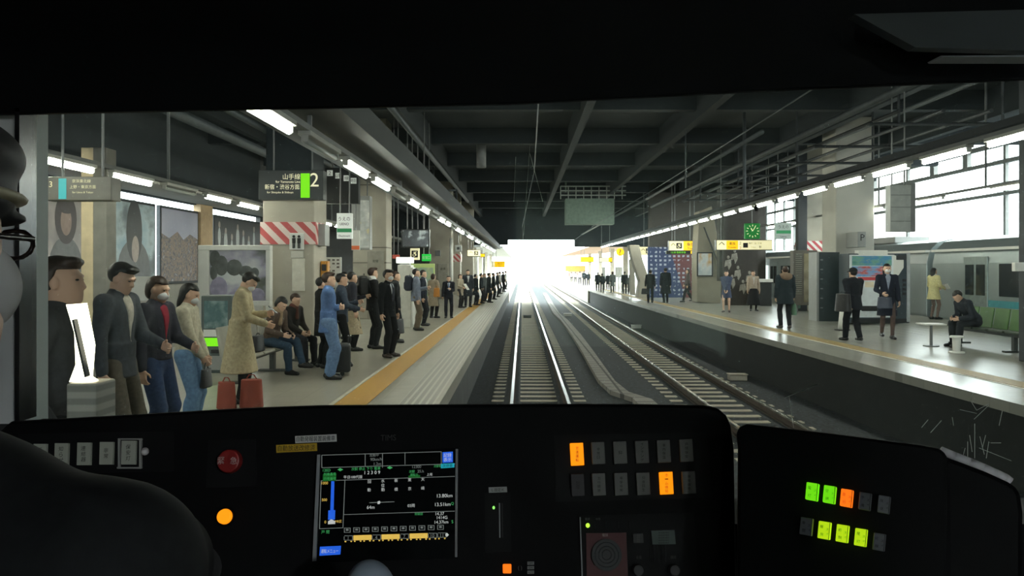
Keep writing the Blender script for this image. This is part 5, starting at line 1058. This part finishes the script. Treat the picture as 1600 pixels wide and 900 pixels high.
# the pod on the right
H2, n2 = hits((.42, 1.04, 2.30), (-.42, -.86, .30))
pod = thing('side_console', 'black side console on the right with two slanted rows of lit buttons', 'console', (.55, 1.1, 1.12))
pts = [(1152, 700), (1149, 676), (1154, 666), (1166, 661), (1300, 676), (1440, 694), (1466, 699), (1477, 706), (1481, 716), (1482, 960), (1150, 960)]
B().prism([H2(x, y) for x, y in pts], (.1, .22, -.09)).to('pod_body', CAB, pod, .008)
H3, n3 = hits(H2(1481, 730), (-.10, -.95, .30))
B().prism([H3(x, y, -.002) for x, y in ((1474, 709), (1500, 718), (1545, 735), (1580, 751), (1592, 759), (1599, 772), (1603, 800), (1603, 960), (1476, 960))], (.03, .2, -.1)).to('pod_side', CAB, pod, .008)
B().tube([H3(x, y) + Vector((0, .012, -.001)) for x, y in ((1478, 706), (1500, 715), (1523, 724), (1545, 733), (1565, 742), (1580, 749), (1588, 755))], .0052, 16).to('edge_highlight', M('highlight_white', (250, 250, 250), .2, noise=0, spec=.9), pod, 0, True)  # white tube imitates the window highlight along the pod edge
u2 = (H2(1384, 790) - H2(1270, 768)).normalized(); v2 = n2.cross(u2).normalized(); v2 = -v2 if v2.z < 0 else v2
r1 = [(1262, 754, 'G', '電灯'), (1289, 758.5, 'G', '空調'), (1315.5, 764, 'R', '急行'), (1344, 769, 'g', '予備'), (1373.5, 774, 'g', '放送')]
r2 = [(1253, 808, 'g', '車間'), (1281, 814, 'Y', '暖房'), (1309, 819, 'Y', '前照'), (1337.5, 825, 'Y', '尾灯'), (1366, 832, 'g', '記録')]
for rw in (r1, r2):
    for x, y, k, q in rw:
        bt = poly('button', [(x, y), (x + 19, y + 3), (x + 16.5, y + 30), (x - 2.5, y + 26.5)], {'G': BTN_G, 'R': BTN_R, 'g': M('button_smoke', (150, 154, 160), .5, noise=.05), 'Y': BTN_Y}[k], pod, .012, .012, H2, n2, .001)
        p = (x + 8, y + 15); vtext(q, p[0] - 3.5, p[1], 5, INK, bt, off=.0125, h=H2, u=u2, v=v2, step=12); vtext('スイ', p[0] + 5, p[1] + 2, 3.6, INK, bt, off=.0125, h=H2, u=u2, v=v2, step=7)
        poly('button_edge', [(x + 16.8, y + 2.8), (x + 17.6, y + 2.9), (x + 15.3, y + 29.5), (x + 14.5, y + 29.3)], INK, bt, .0128, .0006, H2, n2)
# ------------------------------------------------------------------ the driver
dr = thing('person', 'train driver in dark uniform, cap, glasses and white mask at the left edge', 'person', (-.66, .75, 1.12))
JK = cloth('driver_jacket', (15, 17, 18), noise=.35, scale=60)
o_ = np.array(dr.location)
def dl(name, prims, mat, vox, cuts=()): return link_mesh(name, solid([(p[0], *p[1:]) for p in prims], vox, cuts), mat, dr)
def V_(px, py, Y): return np.array(W(px, py, Y)) - o_
hc = V_(-134, 372, .9); fwd = np.array((.12, .98, -.08)); fwd /= np.linalg.norm(fwd); rgt = np.array((.94, -.32, 0)); rgt -= (rgt @ fwd) * fwd; rgt /= np.linalg.norm(rgt); upv = np.cross(rgt, fwd); HRm = np.stack([rgt, fwd, upv])
hp_ = lambda x, y, z: hc + rgt * x + fwd * y + upv * z
E_ = lambda c, r: q_ell(c, r, HRm)
sh_r = V_(-80, 850, .72); el_r = V_(165, 902, .68); wr_r = V_(240, 886, .8)
body = [(E_(hp_(0, -.01, .02), (.078, .098, .09)), 0), (E_(hp_(0, .035, -.06), (.056, .066, .066)), .05), (q_cap(hp_(0, .09, 0), hp_(0, .112, -.03), .010, .014), .015), (E_(hp_(.08, -.01, -.01), (.012, .022, .034)), .008), (q_cap(hp_(0, .02, -.11), hp_(0, .01, -.26), .074, .078), .04),
        (q_ell(hp_(-.02, -.02, -.48), (.20, .12, .26)), .06), (q_cap(sh_r, el_r, .05, .042), .04), (q_cap(el_r, wr_r, .042, .03), .02)]
dh = (wr_r - el_r) / np.linalg.norm(wr_r - el_r); pc = wr_r + dh * .05 + np.array((0, 0, -.01))
body += [(q_ell(pc, (.045, .045, .022)), .02)]
for j in range(4):
    a0 = pc + dh * .03 + np.array((0, -.03 + j * .02, 0)); a1 = a0 + dh * .035 + np.array((0, 0, -.012)); a2 = a1 + dh * .012 + np.array((0, 0, -.034)); body += [(q_cap(a0, a1, .010), .006), (q_cap(a1, a2, .010, .009), .004)]
t0 = pc + np.array((-.01, .035, 0)); body += [(q_cap(t0, t0 + dh * .03 + np.array((0, .02, -.01)), .011), .01), (q_cap(t0 + dh * .03 + np.array((0, .02, -.01)), t0 + dh * .055 + np.array((0, .02, -.025)), .010), .004)]
dl('body', body, SKIN[0], .006)
dl('hair', [(E_(hp_(0, -.02, .02), (.086, .106, .092)), 0), (E_(hp_(.0, -.05, -.06), (.08, .07, .07)), .03), (E_(hp_(.03, -.005, -.07), (.066, .055, .10)), .03)], HAIR['black'], .006, [lambda x, y, z: ((x - hc[0]) * fwd[0] + (y - hc[1]) * fwd[1] + (z - hc[2]) * fwd[2]) - .02])
dl('cap', [(E_(hp_(0, -.01, .10), (.100, .118, .055)), 0), (E_(hp_(0, -.01, .055), (.095, .110, .045)), .02), (E_(hp_(0, .08, .035), (.066, .036, .012)), .012)], M('cap_black', (20, 22, 22), .6, noise=.2, scale=50), .005)
dl('cap_band', [(E_(hp_(0, -.0, .055), (.101, .115, .016)), 0)], M('cap_band_gold', (150, 146, 120), .5, noise=.2), .004)
dl('glasses', [(q_cap(hp_(d_ * .035 + .026 * math.cos(k_ * .5236), .107, .005 + .018 * math.sin(k_ * .5236)), hp_(d_ * .035 + .026 * math.cos(k_ * .5236 + .5236), .107, .005 + .018 * math.sin(k_ * .5236 + .5236)), .0032), .001) for d_ in (-1, 1) for k_ in range(12)] + [(q_cap(hp_(-.01, .107, .008), hp_(.01, .107, .008), .003), .002), (q_cap(hp_(.062, .104, .012), hp_(.086, .0, .005), .004), .002)], EYE, .003)
dl('face_mask', [(E_(hp_(0.010, .055, -.052), (.064, .066, .062)), 0), (q_cap(hp_(.078, .0, -.015), hp_(.03, .09, -.035), .004), .004)], M('face_mask_grey', (178, 180, 176), .8, noise=.03), .004, [lambda x, y, z: .02 - ((x - hc[0]) * fwd[0] + (y - hc[1]) * fwd[1] + (z - hc[2]) * fwd[2])])
dl('jacket', [(q_ell(hp_(-.02, -.03, -.50), (.235, .155, .28)), 0), (q_cap(hp_(-.05, -.01, -.24), sh_r, .085, .092), .06), (q_cap(sh_r, el_r, .094, .074), .04), (q_cap(el_r, wr_r * .9 + el_r * .1, .074, .06), .03), (q_cap(hp_(0, .0, -.22), hp_(0, 0, -.26), .085, .1), .04)], JK, .008)
dl('glove', [(q_ell(pc, (.052, .052, .028)), 0), (q_cap(wr_r, pc, .036, .04), .02)] + [(q_cap(pc + dh * .03 + np.array((0, -.03 + j * .02, 0)), pc + dh * .07 + np.array((0, -.03 + j * .02, -.012)), .013), .006) for j in range(4)] + [(q_cap(pc + dh * .07 + np.array((0, -.03 + j * .02, -.012)), pc + dh * .085 + np.array((0, -.03 + j * .02, -.05)), .013, .012), .004) for j in range(4)] + [(q_cap(t0, t0 + dh * .045 + np.array((0, .02, -.02)), .015), .01)], M('glove_black', (28, 29, 30), .8, noise=.4, scale=80), .005)
dl('trousers', [(q_ell(hp_(0, .05, -.86), (.19, .17, .12)), 0), (q_cap(hp_(-.09, .05, -.88), hp_(-.1, .45, -.84), .09, .075), .05), (q_cap(hp_(.09, .05, -.88), hp_(.1, .45, -.84), .09, .075), .05)], cloth('driver_trousers', (24, 26, 30)), .012)
st = thing('cab_chair', 'black cab chair under the driver at the left edge', 'chair', (-.66, .7, 1.12)); sz = hp_(0, 0, -1.06)[2] + 1.12
B().mm((-.9, .45, sz), (-.42, .95, sz + .1)).to('cushion', CAB, st, .02); B().mm((-.72, .6, 1.12), (-.6, .8, sz)).to('column', STEEL_D, st); B().mm((-.9, .38, sz + .06), (-.42, .47, sz + .55)).to('backrest', CAB, st, .02)
# ------------------------------------------------------------------ people on the left platform
NAVY, BLK, CHAR, GRY, BEI, BRN, DEN, LDEN = (30, 36, 56), (24, 25, 28), (44, 46, 50), (112, 114, 120), (176, 164, 140), (70, 58, 50), (50, 66, 100), (110, 138, 172)
def at(px, Y, h): return dict(X=(px - CX) / F * Y, Y=Y, h=h)
HBAG = M('bag_black', (26, 26, 28), .5, noise=.2); HBAG_O = M('bag_orange', (196, 130, 50), .6, noise=.1); PHONE = M('phone_black', (20, 20, 24), .2, noise=0)
def phone_at(label, w, ang=0):
    r = thing('smartphone', label, 'phone', w, 0, None, (math.radians(50), 0, -math.radians(ang))); B().box((0, .0, .02), (.07, .008, .145)).to('phone_case', PHONE, r, .006, world=False); B().box((0, -.0045, .02), (.062, .002, .13)).to('phone_screen', M('phone_screen', (150, 170, 190), emit=.5), r, world=False)
person('tall person in a dark grey coat facing the train, nearest on the left platform', face=80, vox=.010, top=('coat', (70, 72, 76)), hem=.62, legs=('trousers', CHAR), hair=('short', 'brown'), arms=('hang', 'pocket'), **at(92, 3.9, 1.74))
person('dark-haired man in a dark grey suit looking down, second from the left', face=95, vox=.010, top=('jacket', (66, 70, 76)), legs=('trousers', (92, 86, 76)), shirt=(196, 190, 176), pitch=22, arms=('phone_low', 'hang'), **at(183, 6.3, 1.735))
person('person in a dark vest over a red shirt and blue jeans, wearing a mask', face=100, vox=.010, top=('jacket', (52, 52, 62)), hem=.92, legs=('trousers', DEN, 1.1), shirt=(150, 50, 66), hair=('bob', 'brown'), mask=True, arms=('phone_low', 'hang'), pitch=14, **at(243, 7.0, 1.615))
person('woman in a cream sweater and pale blue jeans with a white mask, looking down', face=85, vox=.010, top=('sweater', (206, 200, 178)), hem=.84, legs=('trousers', (112, 146, 184), 1.12), hair=('long', 'black'), mask=True, arms=('bagfront', 'bagfront'), pitch=18, **at(292, 7.9, 1.535))
hd_ = person.hands
r = handbag('small dark bag held by the woman in the cream sweater', tuple(hd_[1]), 85, HBAG, (.13, .05, .09), .06)
person('person in a long beige trench coat bent over a phone beside the bench', face=80, vox=.010, top=('coat', (186, 174, 142)), hem=.40, flare=.10, legs=('trousers', BLK), hair=('short', 'black'), mask=True, arms=('phone', 'phone_low'), pitch=38, lean=6, bulk=1.08, **at(374, 9.9, 1.66))
phone_at('smartphone held by the person in the trench coat', tuple(person.hands[0] + Vector((.03, 0, .03))), 80)
p = G(352, 640); p = Vector((-3.3, 9.2, PLAT))
def suitcase(label, x, y, w, d, h, mat, face, strap=True):
    r = thing('suitcase', label, 'luggage', (x, y, PLAT), face)
    link_mesh('shell', solid([(q_box((0, 0, .05 + h / 2), (w / 2, d / 2, h / 2), None, .05), 0), (q_box((0, -d * .35, .05 + h * .4), (w * .38, d * .3, h * .3), None, .04), .02)], .012), mat, r)
    B().cyl((-.09, d * .35, h), (-.09, d * .35, h + .16), .009, seg=8).cyl((.09, d * .35, h), (.09, d * .35, h + .16), .009, seg=8).cyl((-.1, d * .35, h + .16), (.1, d * .35, h + .16), .013, seg=8).to('handle', BLACK, r, world=False)
    for sx in (-1, 1): B().cyl((sx * w * .38 - .015, 0, .035), (sx * w * .38 + .015, 0, .035), .035, seg=14).to('wheel', BLACK, r, world=False)
    return r
RUST = M('bag_rust', (150, 70, 54), .7, noise=.12)
handbag('rust red floor bag left of the feet of the person in the trench coat', ((354 - CX) / F * 9.5, 9.5, PLAT + .37), 20, RUST, (.13, .09, .16), .05)
handbag('rust red floor bag right of the feet of the person in the trench coat', ((393 - CX) / F * 9.6, 9.6, PLAT + .39), -10, RUST, (.14, .10, .17), .05)
SITL = dict(seat=.47)
person('seated woman in a brown sweater and jeans, legs crossed, on the left bench', -3.98, 12.65, 1.58, 108, .010, ('sweater', (84, 70, 62)), legs=('trousers', (48, 66, 84)), hair=('bob', 'black'), arms=((-.12, .34, .66), (.14, .34, .68)), lean=16, pitch=28, feet=((-.02, .62, 5, .12), (.05, .40, 0)), seat=.53, scarf=(150, 128, 104))
phone_at('smartphone held by the seated woman in the brown sweater', tuple((person.hands[0] + person.hands[1]) / 2 + Vector((0, 0, .03))), 108)
person('second seated person in a dark jacket beyond the woman in the brown sweater', -3.98, 13.75, 1.55, 112, .012, ('jacket', (40, 38, 38)), legs=('trousers', (40, 40, 46)), hair=('short', 'brown'), arms=((-.1, .32, .64), (.1, .32, .64)), lean=8, pitch=10, seat=.53, scarf=(96, 60, 54))
r = handbag('round black handbag lying on the left bench beside the seated woman', (-3.95, 11.95, PLAT + .43 + .27), 90, HBAG, (.2, .09, .12), .03)
person('person in a bright blue jacket and blue trousers with folded arms', face=78, vox=.010, top=('jacket', (92, 122, 172)), hem=.74, flare=.02, legs=('trousers', (108, 136, 176), 1.3), hair=('short', 'brown'), arms=('cross', 'cross'), bulk=1.06, **stand(513, 592, 424))
person('dark-haired man in a grey-blue shirt behind the person in blue', face=80, vox=.012, top=('jacket', (66, 76, 92)), legs=('trousers', BLK), arms=('phone', 'phone_low'), **stand(533, 572, 426))
person('man in a black coat half hidden behind the blue jacket, by the striped column', face=60, vox=.013, top=('coat', BLK), hem=.6, legs=('trousers', BLK), **stand(502, 575, 432))
suitcase('big black suitcase standing at the feet of the person in blue', (536 - CX) / F * 12.6, 12.55, .36, .26, .44, M('case_black', (24, 26, 30), .6, noise=.2), 78)
person('woman in a dark jacket and long patterned cream skirt behind the black suitcase', face=70, vox=.012, top=('jacket', (50, 50, 60)), hem=.86, legs=('tights', BLK), skirt=(.36, (180, 166, 140), .09), hair=('short', 'black'), arms=('phone', 'hang'), **stand(550, 548, 424))
person('man with only his head visible between the patterned skirt woman and the timetable', face=100, vox=.014, top=('jacket', (36, 36, 40)), shirt=(200, 200, 200), **stand(538, 530, 424))
person('man in a black suit wearing a backpack, left of the masked suited man', face=62, vox=.010, top=('jacket', (36, 37, 40)), legs=('trousers', (34, 36, 40)), arms=('hang', 'strap'), collar=(226, 226, 224), hair=('short', 'brown'), **stand(582, 545, 417))
backpack('black backpack on the back of the suited man facing away', tuple((person.back[0] + person.back[1]) / 2 + (person.back[0] - person.m @ Vector((0, 0, .9))).normalized() * .0 + person.m.to_3x3() @ Vector((0, -.10, .02))), 62, HBAG)
person('man in a black suit with a white mask standing nearest the yellow strip', face=118, vox=.009, top=('jacket', (26, 28, 32)), hem=.78, legs=('trousers', (28, 29, 33)), shirt=(214, 218, 224), tie=(70, 74, 84), mask=True, arms=('hang', 'hang'), shoes=(60, 48, 42), bulk=1.03, **stand(606, 558, 420))
handbag('black briefcase carried by the suited man in a white mask', tuple(person.hands[0]), 118, HBAG, (.2, .05, .14), .05)
person('older man in a dark jacket right behind the masked suited man', face=85, vox=.012, top=('jacket', (40, 42, 46)), legs=('trousers', BLK), hair=('short', 'brown'), shirt=(200, 190, 176), **stand(618, 535, 423))
person('man in a grey blue jacket and khaki trousers with a backpack, looking right', face=82, vox=.011, top=('parka', (116, 124, 140)), hem=.80, legs=('trousers', (104, 94, 82), 1.1), hair=('short', 'black'), arms=('phone', 'hang'), bulk=1.1, **stand(650, 516, 419))
backpack('dark blue backpack of the man in the grey blue jacket', tuple((person.back[0] + person.back[1]) / 2 + person.m.to_3x3() @ Vector((0, -.085, .0))), 82, M('bag_navy', (36, 42, 58), .7, noise=.2))
person('man in a dark suit with a white shirt just behind the grey blue jacket', face=95, vox=.013, top=('jacket', (38, 42, 54)), shirt=(220, 222, 226), glasses=False, **stand(661, 509, 421))
person('woman in a beige coat seen from behind with dark hair', face=35, vox=.012, top=('coat', (158, 146, 128)), hem=.46, flare=.06, legs=('trousers', (40, 38, 38)), hair=('bob', 'brown'), arms=('hang', 'strap'), **stand(677, 497, 427))
handbag('orange shoulder bag on the woman in the beige coat', tuple(person.m @ Vector((.20, -.06, 1.22 * person.s))), 35, HBAG_O, (.13, .07, .15), .06)
person('man in dark suit, blue tie and white shirt facing the camera by the white pole', face=172, vox=.011, top=('jacket', (34, 37, 46)), shirt=(206, 214, 226), tie=(90, 110, 150), arms=('phone', 'hang'), legs=('trousers', (36, 38, 46)), shoes=(24, 22, 22), **stand(701, 497, 430))
person('woman in a short beige coat holding white papers', face=120, vox=.013, top=('coat', (166, 156, 138)), hem=.62, flare=.03, legs=('trousers', (44, 44, 46)), hair=('long', 'brown'), arms=('hold', 'hold'), **stand(719, 481, 428))
r = thing('papers', 'white papers in the hands of the woman in the short beige coat', 'papers', tuple(person.hands[0]), 110, None, (math.radians(35), 0, -2.0)); B().box((0, 0, .06), (.22, .012, .3)).to('paper_stack', PAINT_W, r, world=False)
person('tall man in a dark overcoat facing the camera next to the short beige coat', face=165, vox=.013, top=('coat', (46, 50, 56)), hem=.5, flare=.03, legs=('trousers', CHAR), shirt=(190, 190, 190), bulk=1.1, **stand(731, 480, 421))
proto_far = {}
def far_person(key, **kw):
    """figures a few pixels wide: built once per outfit and copied"""
    lab, X, Y, h, face = kw.pop('label'), kw.pop('X'), kw.pop('Y'), kw.pop('h'), kw.pop('face')
    g = kw.pop('group', None)
    if key not in proto_far:
        proto_far[key] = (person(lab, X, Y, h, face, .024, group=g, detail=False, **kw), h); return proto_far[key][0]
    p0, h0 = proto_far[key]; c = copy_tree(p0); c.location = (X, Y, PLAT); c.rotation_euler = (0, 0, -math.radians(face)); c.scale = (h / h0,) * 3; c['label'] = lab
    if g: c['group'] = g
    elif 'group' in c: del c['group']
    return c
DK = dict(top=('coat', (40, 46, 50)), hem=.55, flare=.03, legs=('trousers', (34, 36, 40)), bulk=1.08); DS = dict(top=('jacket', (44, 50, 54)), legs=('trousers', (36, 38, 42))); GC = dict(top=('coat', (98, 104, 104)), hem=.5, flare=.03, legs=('trousers', (50, 50, 52)), hair=('bob', 'brown')); WS = dict(top=('shirt', (206, 206, 202)), legs=('trousers', (60, 62, 70)))
for i, (k, o, px, ft, tp, fc, lab) in enumerate((('dk', DK, 743, 477, 428, 60, 'broad person in a dark coat beside the slim white pole, left crowd'), ('ds', DS, 752, 474, 427, 90, 'person in a dark jacket just past the slim white pole, left crowd'), ('gc', GC, 757, 471, 427, 120, 'person in a grey coat in the middle of the far left crowd'), ('dk', DK, 764, 473, 426, 70, 'dark-coated person standing nearest the edge in the far left crowd'), ('dk', DK, 771, 468, 426, 80, 'second dark-coated person behind the one nearest the edge, far left crowd'),
        ('ds', DS, 777, 464, 425, 100, 'dark-jacketed person below the left end of the furthest yellow sign'), ('ws', WS, 781, 459, 424, 90, 'person in a white shirt below the furthest yellow sign on the left'), ('ds', DS, 786, 456, 424, 60, 'dark-jacketed person below the right end of the furthest yellow sign'), ('ws', WS, 790, 452, 423, 90, 'white-shirted person furthest along the left platform'))):
    far_person(k, label=lab, face=fc, **stand(px, ft, tp), **o)
# ------------------------------------------------------------------ people on the right platform
person('man in a dark parka with a brown fur hood walking away, right platform', face=-4, vox=.011, top=('parka', (40, 50, 56)), hem=.66, flare=.02, legs=('trousers', (38, 40, 46)), hair=('short', 'brown'), hood=(132, 112, 96), arms=('hang', 'hang'), bulk=1.22, shoulder=.185, feet=((-.10, .06, 10), (.10, -.05, 10)), shoes=(70, 66, 62), **stand(1227, 513, 415))
handbag('green shopping bag hanging from the right hand of the man in the fur-hooded parka', tuple(person.hands[1]), 90, M('bag_green', (86, 120, 100), .6), (.16, .08, .16), .10)
person('man in black clothes and cap walking with a big black bag', face=-15, vox=.010, top=('jacket', (30, 33, 40)), hem=.72, flare=.03, legs=('trousers', (28, 30, 36), 1.1), hat=(30, 32, 36), arms=('back', 'fwd'), feet=((-.06, .20, 8), (.08, -.14, 8, .02)), bulk=1.18, shoulder=.19, mask=False, **stand(1333, 533, 418))
handbag('big black bag slung over the shoulder of the man in black', tuple(person.m @ Vector((-.34, -.10, 1.16 * person.s))), 75, HBAG, (.24, .15, .20), .06)
r = thing('paper_cup', 'small white cup in the right hand of the man in black', 'cup', tuple(person.hands[1] + Vector((.05, 0, -.02)))); B().cyl((0, 0, -.05), (0, 0, .06), .032, .042, 20).to('cup', PAINT_W, r, 0, True, world=False); B().cyl((0, 0, .06), (0, 0, .072), .044, .042, 20).to('lid', PAINT_W, r, 0, True, world=False)
person('woman in a navy coat and skirt with a white mask walking towards the camera', face=190, vox=.009, top=('coat', (36, 40, 54)), hem=.56, flare=.045, legs=('tights', (96, 80, 76)), skirt=(.52, (34, 38, 52), .05), hair=('long', 'black'), mask=True, shirt=(150, 158, 176), arms=('hang', 'hold'), feet=((-.07, .16, 6), (.07, -.16, 6, .04)), shoes=(18, 18, 22), **stand(1386, 529, 411))
handbag('grey handbag on the forearm of the masked woman in navy', tuple(person.hands[1]), 20, M('bag_slate', (66, 72, 88), .5), (.17, .08, .13), .05)
person('woman in a cream coat by the parked train holding a white booklet', face=75, vox=.011, top=('coat', (226, 216, 160)), hem=.66, flare=.05, legs=('tights', (120, 100, 92)), hair=('long', 'black'), arms=('hold', 'hold'), scarf=(236, 236, 228), bulk=1.08, **stand(1459, 499, 418))
r = thing('booklet', 'open white booklet read by the woman in the cream coat', 'booklet', tuple(person.hands[1] + Vector((.02, 0, .04))), 75, None, (math.radians(40), 0, -1.3)); B().box((-.07, 0, .05), (.14, .01, .2)).box((.07, .015, .05), (.14, .01, .2), Matrix.Rotation(.25, 4, 'Z')).to('pages', PAINT_W, r, world=False)
person('man in a dark jacket sitting bent forward on the right bench', 9.62, 17.0, 1.72, -96, .011, ('jacket', (38, 42, 50)), legs=('trousers', (30, 32, 38)), hair=('short', 'black'), arms=((-.12, .42, .60), (.12, .42, .60)), lean=34, pitch=20, seat=.53, bulk=1.15)
person('woman in a blue dress with bare legs facing the tracks, right platform', face=200, vox=.013, top=('coat', (72, 80, 104)), hem=.58, flare=.04, legs=('none',), hair=('bob', 'black'), arms=('bagfront', 'bagfront'), shoes=(60, 52, 46), **stand(1135, 488, 422))
person('woman in a long beige open coat over dark clothes', face=185, vox=.013, top=('coat', (188, 172, 156)), hem=.38, flare=.05, legs=('tights', (40, 38, 40)), skirt=(.26, (36, 36, 40), .12), hair=('short', 'brown'), shirt=(214, 208, 202), arms=('hang', 'hang'), **stand(1177, 486, 422))
person('man in a black jacket walking away with a bag, left of the advert wall', face=5, vox=.015, top=('jacket', (30, 33, 36)), hem=.74, legs=('trousers', (30, 32, 36)), feet=((-.09, .08, 8), (.09, -.06, 8)), **stand(1016, 473, 421))
handbag('black bag in the left hand of the man walking before the advert wall', tuple(person.hands[0]), 0, HBAG, (.2, .08, .14), .04, vox=.02)
person('man in a long black overcoat walking away before the blue half of the advert wall', face=-5, vox=.015, top=('coat', (28, 32, 40)), hem=.44, flare=.07, legs=('trousers', (30, 32, 38)), bulk=1.12, feet=((-.05, .08, 4), (.06, -.05, 4)), **stand(1040, 473, 418))
person('woman in a grey jacket striding right before the red half of the advert wall', face=-80, vox=.015, top=('jacket', (96, 88, 88)), hem=.84, legs=('trousers', (36, 36, 40)), skirt=(.62, (44, 42, 46), .03), hair=('bob', 'brown'), arms=('hang', 'bagfront'), feet=((-.07, .24, 5), (.07, -.24, 5, .05)), **stand(1075, 472, 420))
for i, (k, o, px, ft, tp, fc, lab) in enumerate((('dk', DK, 934, 454, 425, 0, 'dark-coated person on the far right platform, left one of the trio'), ('ds', DS, 941, 457, 427, 10, 'person in a dark jacket, middle one of the trio on the far right platform'), ('gc', GC, 957, 457, 424, -10, 'person in a grey coat walking away left of the round yellow sign'), ('ds', DS, 976, 459, 424, 0, 'dark-jacketed person right of the round yellow sign'), ('gc', GC, 984, 460, 429, 20, 'grey-coated person beside the slanted concrete brace'), ('dk', DK, 950, 452.5, 427, 0, 'dark-coated person on the right of the trio, far right platform'),
        ('ds', DS, 913, 446, 423, 0, 'dark-jacketed person right of the orange kiosk'), ('ds', DS, 919, 446, 425, 0, 'second dark-jacketed person, further right of the orange kiosk'), ('ws', WS, 906, 444, 424, 0, 'white-shirted person before the orange kiosk, right one'), ('ws', WS, 899, 442, 425, 0, 'white-shirted person before the orange kiosk, middle one'), ('ws', WS, 893, 441, 425, 0, 'white-shirted person before the orange kiosk, left one'))):
    far_person(k, label=lab, face=fc, **stand(px, ft, tp), **o)
